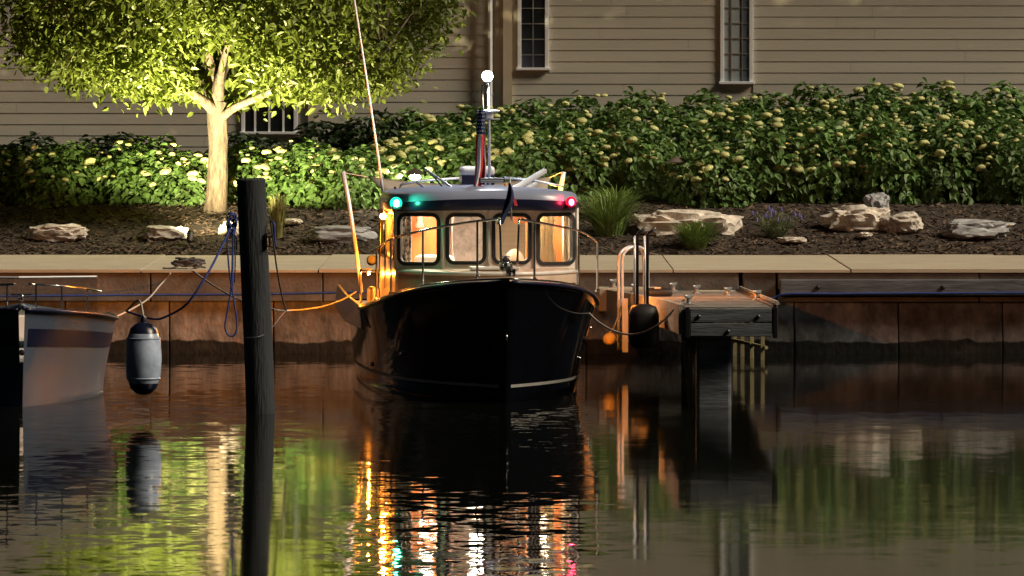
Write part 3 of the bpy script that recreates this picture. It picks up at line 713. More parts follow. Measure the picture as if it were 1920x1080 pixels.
build(MB().tube(spline([W(440, 430, YP), W(441, 480, YP), W(440, 530, YP)], 5), .007, 6), 'tail', 'rope_blue', t, smooth=True)
build(MB().tube(spline([W(436, 430, YP + .05), W(437, 480, YP + .05), W(436, 545, YP + .05)], 5), .007, 6), 'tail', 'rope_blue', t, smooth=True)
rope([W(432, 428, YP), W(412, 470, 60.0), W(385, 520, 59.8), W(350, 570, 59.8), W(310, 594, 60), W(285, 598, 60.3), W(240, 585, 61.2)], .011, 'rope_blue', 'blue rope sagging from the piling toward the left boat')
rope([W(-60, 556, 73.9), W(282, 553, 74.5), W(470, 552, 74.56), W(668, 548, 74.55), W(800, 545, 74.56)], .013, 'rope_blue', 'blue hose line along the quay wall left of the boat', name='blue_line')
rope([W(1432, 568, 74.45), W(1452, 558, 74.48), W(1480, 551, 74.44), W(1560, 551, 74.44), W(1700, 550, 74.44), W(2000, 549, 74.44)], .014, 'rope_blue', 'blue line along the quay wall right of the dock', name='blue_line')
rope([W(668, 547, 66.6), W(640, 563, 66.4), W(600, 576, 66.0), W(550, 582, 65), W(513, 580, 63), W(455, 565, 68), W(400, 535, 72), W(362, 508, 74.72), W(350, 502, 74.85)], .0095, 'rope_white', 'white mooring line from the boat quarter to the coil on the walk')
rope([W(320, 512, 74.66), W(300, 535, 74.55), W(270, 566, 73), W(200, 600, 69), W(120, 612, 65)], .010, 'rope_white', 'white mooring line from the walk down to the left boat')
rope([W(506, 405, 60.4), W(512, 450, 60.6), W(520, 510, 61), W(530, 560, 62.2), W(537, 582, 63.9)], .008, 'rope_grey', 'thin grey line from the piling hook down to the white mooring line')
rope([W(509, 415, 60.35), W(514, 420, 60.3), W(515, 445, 60.3), W(517, 462, 60.3)], .010, 'rope_blue', 'short blue rope end hanging on the right of the piling')
rope([W(537, 582, 63.9), W(525, 595, 62.5), W(512, 612, 61), W(490, 630, 60.2), W(460, 634, 60.25)], .006, 'rope_grey', 'thin frayed line wrapping round the lower piling')
# heap of rope on the walk
t = thing('rope_heap', W(348, 503, 75.0), 'grey rope heaped over a cleat on the left walkway', 'rope'); mb = MB(); rg = rnd(14)
for k in range(16):
    c = Vector((X(348, 75.1) + rg.gauss(0, .05), 75.1 + rg.gauss(0, .06), 1.03 + k * .005)); ra = rg.uniform(.04, .14)
    mb.tube(spline([c + Vector((math.cos(a) * ra * 1.15, math.sin(a) * ra, rg.uniform(-.01, .02))) for a in np.linspace(0, 6.3, 9)], 3), .012, 6)
build(mb, 'coil', 'rope_grey', t, smooth=True)
for pts in ([(305, 503), (322, 503), (335, 498)], [(366, 494), (358, 498), (350, 500)], [(386, 502), (374, 500), (362, 503)], [(327, 494), (338, 497), (345, 499)]):
    build(MB().tube(spline([W(a, b_, 74.95) for a, b_ in pts], 4), .013, 6), 'rope_end', 'rope_grey', t, smooth=True)

# ------------------------------------------------------------------ finger dock
YD0, YD1 = 61.5, 74.62
def dz(y): return .99 - .0183 * (y - YD0)
def dxl(y): return 1.70 - .55 * ((y - YD0) / (YD1 - YD0)) ** 1.5
def dxr(y): return 2.58 + .0084 * (y - YD0)
dock = thing('finger_dock', (2.1, 68, 0), 'weathered timber finger dock right of the boat', 'dock')
y = YD0 + .01; k = 0
while y < YD1 - .05:
    y2 = min(y + .145, YD1); a, b_ = y + .003, y2 - .003; j = .003 * math.sin(k * 5.1)
    p = [Vector((dxl(a) + .01, a, dz(a) + j)), Vector((dxr(a) - .01, a, dz(a) + j)), Vector((dxr(b_) - .01, b_, dz(b_) + j)), Vector((dxl(b_) + .01, b_, dz(b_) + j))]
    mb = MB().add(p + [q - Vector((0, 0, .04)) for q in p], [(0, 1, 2, 3), (4, 7, 6, 5), (0, 4, 5, 1), (1, 5, 6, 2), (2, 6, 7, 3), (3, 7, 4, 0)])
    build(mb, 'plank', 'dock_wood', dock); y = y2; k += 1
for zc, hh in ((.905, .135), (.765, .13)):
    build(MB().bbox((2.14, YD0 - .03, zc), (.80, .06, hh), .008), 'fascia_board', 'dock_fascia', dock)
for px, py in ((1310, 594), (1422, 594), (1365, 622)):
    q = W(px, py, YD0 - .066); build(MB().lathe(q, [(.020, -.012), (.020, .008), (.012, .014)], 10, Matrix.Rotation(R(90), 3, 'X')), 'bolt', 'black_paint', dock)
for xx in (1.715, 2.575): build(MB().bbox((xx, YD0 - .02, .835), (.045, .09, .30), .006), 'corner_post', 'black_paint', dock)
def side(fx, nm, mt, off):
    rows = []
    ysd = np.linspace(YD0 + .03, YD1, 14)
    for zz in (.02, -.14, -.27): rows.append([Vector((fx(q) + off, q, dz(q) + zz)) for q in ysd])
    build(MB().sheet(rows, .045), nm, mt, dock)
side(dxl, 'side_board', 'dock_side', -.022); side(dxr, 'side_board', 'dock_wood', .022)
build(MB().tube([(dxr(q) + .02, q, dz(q) + .035) for q in np.linspace(YD0, YD1, 6)], .022, 6), 'edge_rail', 'dock_side', dock)
build(MB().tube(spline([W(1281, 640, YD0 + .4), W(1291, 700, YD0 + .4), W(1296, 780, YD0 + .4)], 2), .028, 8), 'slim_post', 'brace_wood', dock)
build(MB().bbox((X(1338, YD0 + .3), YD0 + .35, .1), (.34, .34, 1.25), .03), 'support_pile', 'dock_fascia', dock)
for yy in (65.5, 69.5, 73.0): build(MB().bbox((2.1, yy, .1), (.26, .26, 1.1), .02), 'support_pile', 'pile_wood', dock)
# low brace frame beneath the right side near the quay
for px, Yb in ((1378, 74.2), (1392, 73.9), (1410, 73.4), (1430, 72.9)):
    x = X(px, Yb); build(MB().box((x, Yb, .12), (.045, .045, .9)), 'brace_post', 'brace_wood', dock)
build(MB().tube([W(1372, 637, 74.3), W(1437, 652, 72.8)], .022, 6), 'brace_rail', 'brace_wood', dock)
# pale abutment at the root
build(MB().bbox((X(1178, 74.3), 74.35, .66), (.72, .5, .28), .02), 'abutment', 'concrete_walk', dock)
build(MB().bbox((X(1347, 74.3), 74.4, .70), (.50, .35, .12), .02), 'abutment', 'concrete_walk', dock)
def cleat(px, Y, label, z=None, x=None, rz=1.2):
    x = X(px, Y) if x is None else x; z = dz(Y) if z is None else z
    t = thing('dock_cleat', (x, Y, z), label, 'cleat', group='dock cleats')
    rot = Matrix.Rotation(rz, 3, 'Z'); o = Vector((x, Y, z))
    build(MB().lathe(o, [(.055, 0), (.055, .012), (.026, .022), (.024, .06), (.045, .075), (.02, .09)], 12), 'base', 'galvanised', t, smooth=True, angle=40)
    build(MB().tube([o + rot @ Vector((a, 0, .078 + abs(a) * .12)) for a in (-.12, -.06, 0, .06, .12)], [.010, .018, .024, .018, .010], 8), 'horn', 'galvanised', t, smooth=True)
cleat(1285, 62.9, 'metal cleat at the near left corner of the dock', x=1.77)
cleat(1420, 66.6, 'near right metal cleat on the dock edge')
cleat(1365, 69.4, 'second metal cleat along the right of the dock')
cleat(1306, 71.6, 'third metal cleat along the right of the dock')
cleat(1262, 74.2, 'farthest metal cleat by the quay wall')
cleat(1150, 74.2, 'metal cleat on the pale block left of the ladder', z=.80)
cleat(1190, 73.0, 'metal cleat behind the black bent rails')
# mooring line from boat to dock
rope([W(1070, 541, 64.8), W(1090, 570, 64.5), W(1120, 602, 64), W(1155, 622, 63.6), W(1185, 627, 63.3), W(1215, 620, 63), W(1245, 600, 62.8), W(1268, 575, 62.8), W(1283, 562, 62.9)], .0095, 'rope_white', 'white mooring line sagging from the bow to the dock corner')
rope([W(1288, 570, 62.9), W(1310, 573, 62.6), W(1335, 575, 62.2), W(1345, 574, 62.3)], .009, 'rope_white', 'loose white rope tail lying on the dock end')
# ladder with hoop rails
Yl = 70.2
t = thing('swim_ladder', W(1172, 660, Yl), 'tall hooped metal ladder lit orange beside the dock', 'ladder')
for dpx, dY in ((0, 0), (7, .05)):
    pts = [W(1160 + dpx, 655, Yl + dY), W(1160 + dpx, 560, Yl + dY), W(1160 + dpx, 492, Yl + dY), W(1164 + dpx, 474, Yl + dY), W(1176 + dpx, 464, Yl + .1), W(1190 + dpx, 463, Yl + .2), W(1202 + dpx, 470, Yl + .3), W(1207 + dpx, 488, Yl + .35), W(1208 + dpx, 540, Yl + .35), W(1208 + dpx, 572, Yl + .35)]
    build(MB().tube(spline(pts, 5), .017, 8), 'rail', 'alu', t, smooth=True)
build(MB().box(W(1172, 610, Yl - .03), (.065, .03, .60)), 'upright', 'alu', t)
for py in (575, 597, 619, 641): build(MB().tube([W(1158, py, Yl - .02), W(1180, py - 3, Yl + .1)], .012, 6), 'rung', 'alu', t)
mbk = MB()
for i in range(11): mbk.tube(spline([W(1163 + 2 * math.sin(a + i) - i * .4, 566 + i * 7 + 4 * math.cos(a + i), Yl - .06) for a in np.linspace(0, 5.5, 6)], 3), .008, 5)
setp(build(mbk, 'knotted_rope', 'rope_white', smooth=True, base=W(1163, 566, Yl - .06)), 'knotted rope hanging down along the orange-lit ladder', 'rope')
# ball fender by ladder
bf = W(1143, 636, 69.8)
t = thing('ball_fender', bf, 'small round fender hanging at the foot of the ladder', 'fender')
build(MB().ball(bf, .075, 14, 10), 'ball', 'vinyl', t, smooth=True)
build(MB().tube(spline([bf + Vector((0, 0, .07)), W(1152, 612, 69.9), W(1160, 590, 70.05)], 4), .008, 6), 'lanyard', 'rope_white', t, smooth=True)
# black rounded bumper with two bent rails
Yk = 64.6; c = W(1207, 612, Yk)
t = thing('dock_bumper', c, 'black rounded bumper block on the dock side', 'bumper')
build(MB().bbox(c, (.31, .5, .46), .10), 'body', 'black_rubber', t, smooth=True)
t = thing('bent_handrails', W(1205, 572, Yk), 'pair of black bent tube handrails rising beside the dock', 'handrail')
for px in (1195, 1214):
    build(MB().tube([W(px, 585, Yk), W(px, 441, Yk), W(px + 2, 437, Yk), W(px + 16, 427, Yk)], .016, 10), 'tube', 'black_paint', t, smooth=True)
    build(MB().tube([W(px - 5, 570, Yk + .3), W(px - 5, 442, Yk + .3)], .010, 8), 'stay', 'alu', t, smooth=True)
c = W(1236, 556, 69.2); c.z = dz(69.2) + .045
t = thing('black_mat', c, 'flat black rubber pad lying on the dock', 'pad')
build(MB().bbox(c, (.28, .5, .09), .035), 'pad', 'black_rubber', t, smooth=True)
build(MB().bbox(c + Vector((-.02, -.1, .052)), (.07, .05, .02), .006), 'tag', 'vinyl', t)
# ------------------------------------------------------------------ the tug-style boat (local frame: x right, y aft, z up)
BL = Vector((X(947, 62.5), 62.5, 0)); TH = R(5.0)
boat = thing('tug_boat', BL, 'black-hulled cabin cruiser with lit windows moored bow-on', 'boat', rz=TH)
BI = ROOTM[boat.name].inverted(); BI3 = BI.to_3x3()
def B(px, py, yb):
    o = BI @ Vector((0, 0, H)); d = BI3 @ Vector(((px - 960) / F, 1, -(py - Y0) / F)); t = (yb - o.y) / d.y; return o + d * t
def bb(mb, name, m, parent=None, smooth=False, angle=None): return build(mb, name, m, parent or boat, smooth=smooth, world=False, angle=angle)
LEN = 7.0
def hull_shape(hbs, hbw, zs, LEN, rake, keel=-.45):
    def pt(s, u):            # s 0..1 along, u 0 sheer .. 1 keel
        yd = LEN * s; zt_ = zs(yd); hs, hw = hbs(yd), hbw(yd)
        if u <= .7:
            z = zt_ * (1 - u / .7); f = z / zt_; hb = hw + (hs - hw) * f ** 1.35
        else:
            g = (u - .7) / .3; z = keel * g; hb = hw * (1 - g ** 1.6)
        yst = -rake * max(z, -.2) / 1.2
        return hb, yst + (LEN - yst) * s, z
    return pt
hbs = hermite([0, .15, .4, .8, 1.3, 2, 3, 4.5, 7], [.03, .26, .50, .76, .95, 1.10, 1.19, 1.22, 1.17])
hbw = hermite([0, .3, .6, 1, 1.5, 2, 2.8, 4, 5.5, 7], [.015, .20, .37, .56, .75, .87, .99, 1.08, 1.11, 1.06])
zs = hermite([0, .5, 1, 1.6, 2.4, 3.4, 5, 7], [1.22, 1.17, 1.11, 1.03, .93, .85, .80, .82])
HP = hull_shape(hbs, hbw, zs, LEN, .28)
SS = [0, .008, .02, .035, .055, .08, .11, .145, .19, .24, .30, .37, .45, .54, .64, .76, .88, 1.0]
UU = [0, .05, .12, .2, .3, .4, .5, .58, .64, .7, .78, .88, 1.0]
def hull_mesh(HP_, sgn):
    return [[Vector((sgn * HP_(s, u)[0], HP_(s, u)[1], HP_(s, u)[2])) for s in SS] for u in UU]
mb = MB()
for sg in (-1, 1): mb.grid(hull_mesh(HP, sg))
# stem strip and transom
n = len(UU)
mb.grid([[Vector((-HP(0, u)[0], HP(0, u)[1], HP(0, u)[2])), Vector((HP(0, u)[0], HP(0, u)[1], HP(0, u)[2]))] for u in UU])
mb.grid([[Vector((-HP(1, u)[0], HP(1, u)[1], HP(1, u)[2])), Vector((HP(1, u)[0], HP(1, u)[1], HP(1, u)[2]))] for u in UU])
bm = bmesh.new(); 
hull = bb(mb, 'hull', 'hull_black', smooth=True, angle=50)
bm.from_mesh(hull.data); bmesh.ops.remove_doubles(bm, verts=bm.verts[:], dist=.0005); bmesh.ops.recalc_face_normals(bm, faces=bm.faces[:]); bm.to_mesh(hull.data); bm.free()
# boot stripe just above the waterline
for sg in (-1, 1):
    rows = []
    for z0_ in (.150, .165, .180):
        row = []
        for s in SS[1:]:
            zt_ = zs(LEN * s); u = .7 * (1 - z0_ / zt_); a = HP(s, u); row.append(Vector((sg * (a[0] + .006), a[1] - .004, a[2])))
        rows.append(row)
    bb(MB().grid(rows), 'boot_stripe', 'stripe_grey', hull, smooth=True)
# rub rail and toe rail at the sheer
for sg in (-1, 1):
    pr = [Vector((sg * (HP(s, 0)[0] + .012), HP(s, 0)[1] - .01, HP(s, 0)[2] - .012)) for s in SS]
    bb(MB().tube(pr, .018, 8), 'rub_rail', 'navy', hull, smooth=True)
    bb(MB().tube([p + Vector((sg * -.03, .02, .035)) for p in pr], .011, 8), 'toe_rail', 'steel', hull, smooth=True)
# bow eye, vents and skin fittings on the hull
def fitting(s_, u_, sg, r_f, nm):
    a = HP(s_, u_); b2 = HP(min(1, s_ + .02), u_); tn = Vector((sg * (b2[0] - a[0]), b2[1] - a[1], 0)).normalized(); nn_ = Vector((sg * abs(tn.y), -abs(tn.x), -.1)).normalized()
    c_ = Vector((sg * a[0], a[1], a[2])) + nn_ * .004
    bb(MB().lathe(c_, [(r_f, -.01), (r_f, .006), (r_f * .7, .014), (r_f * .4, .008)], 12, nn_.to_track_quat('Z', 'Y').to_matrix()), nm, 'steel', hull, smooth=True, angle=40)
fitting(.30, .30, 1, .030, 'vent'); fitting(.28, .44, 1, .018, 'skin_fitting'); fitting(.52, .50, -1, .024, 'skin_fitting'); fitting(.26, .40, -1, .030, 'vent')
ey = HP(0, .33); bb(MB().tube([Vector((0, ey[1] - .005, ey[2] + .05)), Vector((0, ey[1] - .045, ey[2] + .03)), Vector((0, ey[1] - .045, ey[2] - .01)), Vector((0, ey[1] - .005, ey[2] - .03))], .009, 8), 'bow_eye', 'steel', hull, smooth=True)
# deck
rows = []
for s in SS:
    hb, yy, zz = HP(s, 0)
    if yy > 4.75: break
    rows.append([Vector((hb * .985 * k, yy + .01, zz - .015 + .05 * (1 - k * k))) for k in (-1, -.6, -.2, .2, .6, 1)])
bb(MB().sheet(rows, -.03), 'foredeck', 'gelcoat_shaded', smooth=True, angle=50)
rows = [[Vector((sg_, yy, zs(yy) - .02)) for sg_ in (-hbs(yy) * .98, -.92)] for yy in (4.7, 5.5, 6.2, 7)]
bb(MB().sheet(rows, -.03), 'side_deck', 'gelcoat'); rows = [[Vector((-p.x, p.y, p.z)) for p in r_] for r_ in rows]; bb(MB().sheet(rows, .03), 'side_deck', 'gelcoat')
bb(MB().box((0, 5.75, .33), (2.0, 2.3, .04)), 'cockpit_sole', 'gelcoat')
# raised quarter bulwarks (pale wedge with its own rail)
for sg in (-1, 1):
    f0 = Vector((-1.20, 3.55, .86)); f1 = Vector((-1.185, 3.45, .62)); a0 = Vector((-1.275, 6.2, 1.0)); a1 = Vector((-1.30, 6.2, .78)); m0 = Vector((-1.26, 5.0, .93)); m1 = Vector((-1.285, 5.0, .66))
    rows = [[Vector((p.x * -sg, p.y, p.z)) for p in r_] for r_ in ((f0, m0, a0), (f1, m1, a1))]
    w_ = bb(MB().sheet(rows, .03), 'quarter_bulwark', 'gelcoat')
    bb(MB().tube([p + Vector((sg * .012, -.01, 0)) for p in rows[1]], .014, 8), 'rub_strake', 'steel', w_, smooth=True)
# cabin trunk
def ty(x): return 1.18 + .98 * (abs(x) / .92) ** 2.6
def fy(x):
    ax_ = abs(x); return 1.92 + .06 * ax_ / .47 if ax_ < .47 else 1.98 + .27 * (ax_ - .47) / .47
txs = [-.92 + 1.84 * i / 24 for i in range(25)]
ZL = 1.27
mb = MB().grid([[Vector((x, ty(x), .80)) for x in txs], [Vector((x, ty(x) + .01, 1.1)) for x in txs], [Vector((x, ty(x) + .02, ZL - .03)) for x in txs], [Vector((x * .985, ty(x) + .05, ZL)) for x in txs], [Vector((x * .985, fy(x) + .03, ZL + .015)) for x in txs]])
bb(mb, 'cabin_trunk', 'gelcoat_shaded', smooth=True, angle=45)
bb(MB().tube([Vector((x, ty(x) + .02, ZL - .02)) for x in txs], .02, 8), 'trunk_moulding', 'gelcoat', smooth=True)
bb(MB().bbox((.02, 1.55, ZL + .03), (.50, .36, .035), .012), 'hatch', 'gelcoat')
# panels with rounded window holes
def rrect(w, h, r, n=6):
    out = []
    for cx, cy, a0 in ((w / 2 - r, h / 2 - r, 0), (-w / 2 + r, h / 2 - r, 90), (-w / 2 + r, -h / 2 + r, 180), (w / 2 - r, -h / 2 + r, 270)):
        for k in range(n + 1):
            a = R(a0 + 90 * k / n); out.append((cx + r * math.cos(a), cy + r * math.sin(a)))
    return out
def outer_map(pts, W_, H_, cx, cy):
    """project each hole point to the panel's rectangle from the hole centre, hitting corners exactly"""
    out = []; n = len(pts) // 4
    for i, (x, y) in enumerate(pts):
        sx, sy = ((1, 1), (-1, 1), (-1, -1), (1, -1))[i // n]; k = (i % n) / (n - 1)
        X1 = (W_ / 2 * sx, H_ / 2 * sy)
        # first half of a corner arc goes to the side edge, second half to the top/bottom edge
        if (i // n) in (0, 2):
            p = (X1[0], cy + y if k < .5 else X1[1]) if k < .5 else ((cx + x) if k > .5 else X1[0], X1[1])
        else:
            p = ((cx + x) if k < .5 else X1[0], X1[1]) if k <= .5 else (X1[0], cy + y)
        if abs(k - .5) < 1e-6: p = X1
        out.append(p)
    return out
def holed(o, U, V, N_, W_, H_, hw, hh, r, cx, cy, th, panel_m, parent, frame_m='black_rubber', fw=.026, pane_m='cabin_glass', panel=True, fproud=.014, wname='window'):
    """panel centred on o with a rounded window; returns the window frame object"""
    hole = rrect(hw, hh, r); n = len(hole); ou = outer_map(hole, W_, H_, cx, cy)
    P3 = lambda a, b_, c: o + U * a + V * b_ + N_ * c
    mb = MB(); vs = [P3(a, b_, 0) for a, b_ in ou] + [P3(cx + a, cy + b_, 0) for a, b_ in hole] + [P3(a, b_, -th) for a, b_ in ou] + [P3(cx + a, cy + b_, -th) for a, b_ in hole]
    fs = []
    for i in range(n):
        j = (i + 1) % n; fs += [(i, j, n + j, n + i), (2 * n + i, 3 * n + i, 3 * n + j, 2 * n + j), (n + i, n + j, 3 * n + j, 3 * n + i), (i, 2 * n + i, 2 * n + j, j)]
    mb.add(vs, fs)
    if panel: bb(mb, 'wall_panel', panel_m, parent)
    oh = rrect(hw + 2 * fw, hh + 2 * fw, r + fw); ih = rrect(hw - .016, hh - .016, max(.01, r - .008))
    vs = [P3(cx + a, cy + b_, fproud) for a, b_ in oh] + [P3(cx + a, cy + b_, fproud) for a, b_ in ih] + [P3(cx + a, cy + b_, .001) for a, b_ in oh] + [P3(cx + a, cy + b_, -th - .004) for a, b_ in ih]
    fs = []
    for i in range(n):
        j = (i + 1) % n; fs += [(i, j, n + j, n + i), (i, 2 * n + i, 2 * n + j, j), (n + i, n + j, 3 * n + j, 3 * n + i), (2 * n + i, 3 * n + i, 3 * n + j, 2 * n + j)]
    f = bb(MB().add(vs, fs), wname, frame_m, parent)
    if pane_m:
        pn = rrect(hw - .012, hh - .012, max(.01, r - .006)); bb(MB().add([P3(cx + a, cy + b_, -.006) for a, b_ in pn], [tuple(range(n))]), 'pane', pane_m, f)
    return f
ZT = 1.90
plan = [(-.94, 2.25), (-.47, 1.98), (0, 1.92), (.47, 1.98), (.94, 2.25)]
UPV = Vector((0, 0, 1))
for i in range(4):
    a = Vector((*plan[i], 0)); b_ = Vector((*plan[i + 1], 0)); U = (b_ - a).normalized(); N_ = Vector((U.y, -U.x, 0)); wid = (b_ - a).length
    o = (a + b_) / 2 + UPV * ((ZL + ZT) / 2)
    low = .015 if i in (0, 3) else 0
    holed(o, U, UPV, N_, wid, ZT - ZL, wid - .115, .47 + low, .06, 0, .005 - low / 2, .035, 'gelcoat_glow_lit', boat, fw=.030)
for i in range(5):
    q = plan[i]; bb(MB().tube([Vector((q[0], q[1] - .004, ZL)), Vector((q[0], q[1] - .004, ZT))], .016, 8), 'pillar', 'gelcoat_glow_lit', smooth=True)
for sg in (-1, 1):
    U = Vector((0, 1, 0)) * (1 if sg > 0 else -1); N_ = Vector((sg, 0, 0))
    for k, (ya, yb_) in enumerate(((2.25, 3.4), (3.4, 4.6))):
        holed(Vector((sg * .94, (ya + yb_) / 2, (.80 + ZT) / 2)), U, UPV, N_, yb_ - ya, ZT - .80, yb_ - ya - .28, .46, .06, 0, .26, .035, 'gelcoat', boat, fw=.025)
# aft bulkhead in teak: solid left, window in the middle, blind at right
yA = 4.6
for (xa, xb, hw) in ((-.94, -.30, 0), (-.30, .30, .50), (.30, .94, .48)):
    o = Vector(((xa + xb) / 2, yA, (.60 + ZT) / 2))
    if hw: f = holed(o, Vector((1, 0, 0)), UPV, Vector((0, -1, 0)), xb - xa, ZT - .60, hw, .62, .04, 0, .20, .03, 'teak', boat, 'teak', .02, 'cabin_glass', wname='aft_window')
    else: bb(MB().box(o + Vector((0, .015, 0)), (xb - xa, .03, ZT - .60)), 'bulkhead', 'teak')
bb(MB().box((0, 3.5, .66), (1.84, 2.2, .04)), 'cabin_sole', 'teak')
# cabin interior
inn = boat
bb(MB().add([(-.90, 2.26, 1.262), (-.45, 2.03, 1.262), (0, 1.97, 1.262), (.45, 2.03, 1.262), (.90, 2.26, 1.262), (.90, 2.62, 1.262), (-.90, 2.62, 1.262),
             (-.90, 2.26, 1.20), (-.45, 2.03, 1.20), (0, 1.97, 1.20), (.45, 2.03, 1.20), (.90, 2.26, 1.20), (.90, 2.62, 1.20), (-.90, 2.62, 1.20)],
            [tuple(range(7)), tuple(range(13, 6, -1))] + [(i, (i + 1) % 7, 7 + (i + 1) % 7, 7 + i) for i in range(7)]), 'dashboard', 'vinyl')
bb(MB().bbox((-.50, 2.72, 1.30), (.42, .20, .22), .06), 'galley_console', 'gelcoat', smooth=True)
bb(MB().ball((.36, 3.05, 1.22), (.13, .08, .24), 18, 12).bbox((.36, 3.0, 1.0), (.40, .4, .12), .05), 'helm_seat', 'seat_vinyl', smooth=True)
bb(MB().box((-.62, 3.35, 1.32), (.62, .03, 1.10)), 'locker_door', 'teak')
bb(MB().box((.035, 4.50, 1.4), (.09, .03, .98)), 'door_post', 'teak'); bb(MB().box((.66, 3.7, 1.78), (.5, .03, .14)), 'valance', 'teak')
bb(MB().sheet([[Vector((x, 4.42, z)) for x in (.10, .35, .60)] for z in (1.16, 1.5, 1.84)], .01), 'blind', 'blind_tan')
bb(MB().sheet([[Vector((x, 4.40 + .02 * noise.noise((x * 6, z * 5, 1)), z)) for x in [-.28 + .56 * k / 14 for k in range(15)]] for z in [1.1 + .76 * j / 14 for j in range(15)]], .006), 'crinkled_blind', 'crinkled', smooth=True)
def curtain(xa, xb, yy, z0, z1, m, folds=5, taper=0.0, amp=.018):
    rows = []
    for j in range(7):
        t = j / 6; z = z1 + (z0 - z1) * t; pinch = 1 - taper * math.sin(math.pi * min(1, t * 1.15)); row = []
        for k in range(folds * 6 + 1):
            u = k / (folds * 6); x = (xa + xb) / 2 + (u - .5) * (xb - xa) * pinch; row.append(Vector((x, yy + amp * math.sin(u * folds * 2 * math.pi), z)))
        rows.append(row)
    bb(MB().sheet(rows, .004), 'curtain', m, smooth=True)
curtain(-.86, -.76, 2.42, 1.28, 1.86, 'curtain_print', 2); curtain(-.89, -.865, 2.55, 1.27, 1.87, 'curtain_cream', 1)
curtain(-.42, -.28, 2.9, 1.24, 1.86, 'curtain_rose', 3, .3); curtain(.56, .78, 2.75, 1.26, 1.86, 'curtain_cream', 4, .35); bb(MB().box((.70, 3.3, 1.5), (.40, .02, .76)), 'locker_door', 'teak'); curtain(.84, .90, 2.6, 1.26, 1.86, 'curtain_cream', 2)
bb(MB().box((.56, 3.2, 1.5), (.05, .05, .75)), 'grab_post', 'teak')
for sg in (-1, 1):
    for ya, yb_ in ((2.36, 3.36), (3.44, 4.5)):
        rows = [[Vector((sg * (.885 + .012 * math.sin(k * 1.05)), ya + (yb_ - ya) * k / 48, z)) for k in range(49)] for z in (1.30, 1.6, 1.87)]
        bb(MB().sheet(rows, .004), 'curtain', 'side_light_block', smooth=True)  # drapes added inside the side windows to keep the amber lamps out
# hanging bag on a hook in the left window
bb(MB().lathe((-.62, 3.22, 1.74), [(.006, .08), (.03, .06), (.028, .02), (.045, -.03), (.05, -.06), (.02, -.07)], 12), 'hanging_bag', 'seat_vinyl', smooth=True)
# roof: navy brow, white crown with cool lamp light put into its colour
def rout(k, sc, yo=0):
    a = 2 * math.pi * k / 56; ex = .42
    cx, sx = math.cos(a), math.sin(a)
    return (1.0 * sc * math.copysign(abs(cx) ** ex, cx), 3.3 + yo + 1.62 * sc * math.copysign(abs(sx) ** .62, sx))
def rring(sc, z, crown=.05, sag=0.0):
    out = []
    for k in range(56):
        x, y_ = rout(k, sc); out.append(Vector((x, y_, z + crown * (1 - (x / 1.0) ** 2) - sag * (x / 1.0) ** 2)))
    return out
def loft(rings, cap0=True, cap1=True):
    mb = MB(); n = len(rings[0]); mb.v = [p for r_ in rings for p in r_]
    for i in range(len(rings) - 1):
        for k in range(n): mb.f.append([i * n + k, i * n + (k + 1) % n, (i + 1) * n + (k + 1) % n, (i + 1) * n + k])
    if cap0: mb.f.append(list(range(n - 1, -1, -1)))
    if cap1: mb.f.append([(len(rings) - 1) * n + k for k in range(n)])
    return mb
roof = bb(loft([rring(.985, 1.948), rring(1.0, 1.955), rring(.995, 1.99), rring(.975, 2.035), rring(.93, 2.052), rring(.6, 2.068), rring(.3, 2.074), rring(.05, 2.076)]), 'roof', 'gelcoat_cool_lit', smooth=True, angle=60)
bb(loft([rring(.965, 1.865, .02), rring(.995, 1.868, .02), rring(1.006, 1.90, .03), rring(1.004, 1.95, .05)], cap0=False), 'brow', 'navy', smooth=True, angle=60)
bb(loft([rring(.97, 1.885, .02), rring(.97, 1.90, .02)]), 'headliner', 'gelcoat')
bb(MB().lathe((0, 3.0, 1.868), [(.12, .012), (.12, 0), (.10, -.008)], 16), 'cabin_light', 'lit_cabin')
bb(MB().lathe((-.55, 2.9, 1.868), [(.09, .012), (.09, 0), (.07, -.008)], 14), 'cabin_light', 'lit_cabin')
bb(MB().lathe((.60, 2.9, 1.868), [(.09, .012), (.09, 0), (.07, -.008)], 14), 'cabin_light', 'lit_cabin')
# navigation and courtesy lights
def navlight(px, py, yb, m, r, nm):
    c = B(px, py, yb)
    h = bb(MB().bbox(c + Vector((0, .05, -.045)), (.09, .12, .045), .012), nm, 'black_paint')
    bb(MB().ball(c + Vector((0, .03, 0)), (r * 1.75, r * 1.2, r * 1.75), 16, 10), 'lens', m.replace('lit', 'lens'), h, smooth=True)
    bb(MB().ball(c + Vector((0, -.035, 0)), (r * .8, r * .8, r), 12, 8), 'bulb', m, h, smooth=True)
navlight(743, 381, 1.8, 'lit_green', .036, 'green_navigation_light'); navlight(1071, 379, 1.8, 'lit_red', .032, 'red_navigation_light')
for sg, yb, lm in ((-1, 3.1, 'lit_amber'), (1, 4.78, 'lit_amber_dim')):
    c = Vector((sg * (1.01 if yb < 4.3 else .95), yb, 1.80))
    h = bb(MB().bbox(c + Vector((-sg * .06, 0, .045)), (.10, .12, .03), .008), 'courtesy_light', 'amber_reflector')
    bb(MB().ball(c, (.030, .045, .030), 10, 8), 'bulb', lm, h, smooth=True)
c = B(691, 513, 4.7)
h = bb(MB().bbox(c + Vector((0, 0, .045)), (.06, .05, .025), .008), 'stern_light', 'amber_reflector')
bb(MB().ball(c, (.010, .010, .012), 10, 8), 'bulb', 'lit_amber', h, smooth=True)
c = Vector((-.72, 7.10, .70))  # unseen lamp added for the quay's amber glow; cheek shields the right side
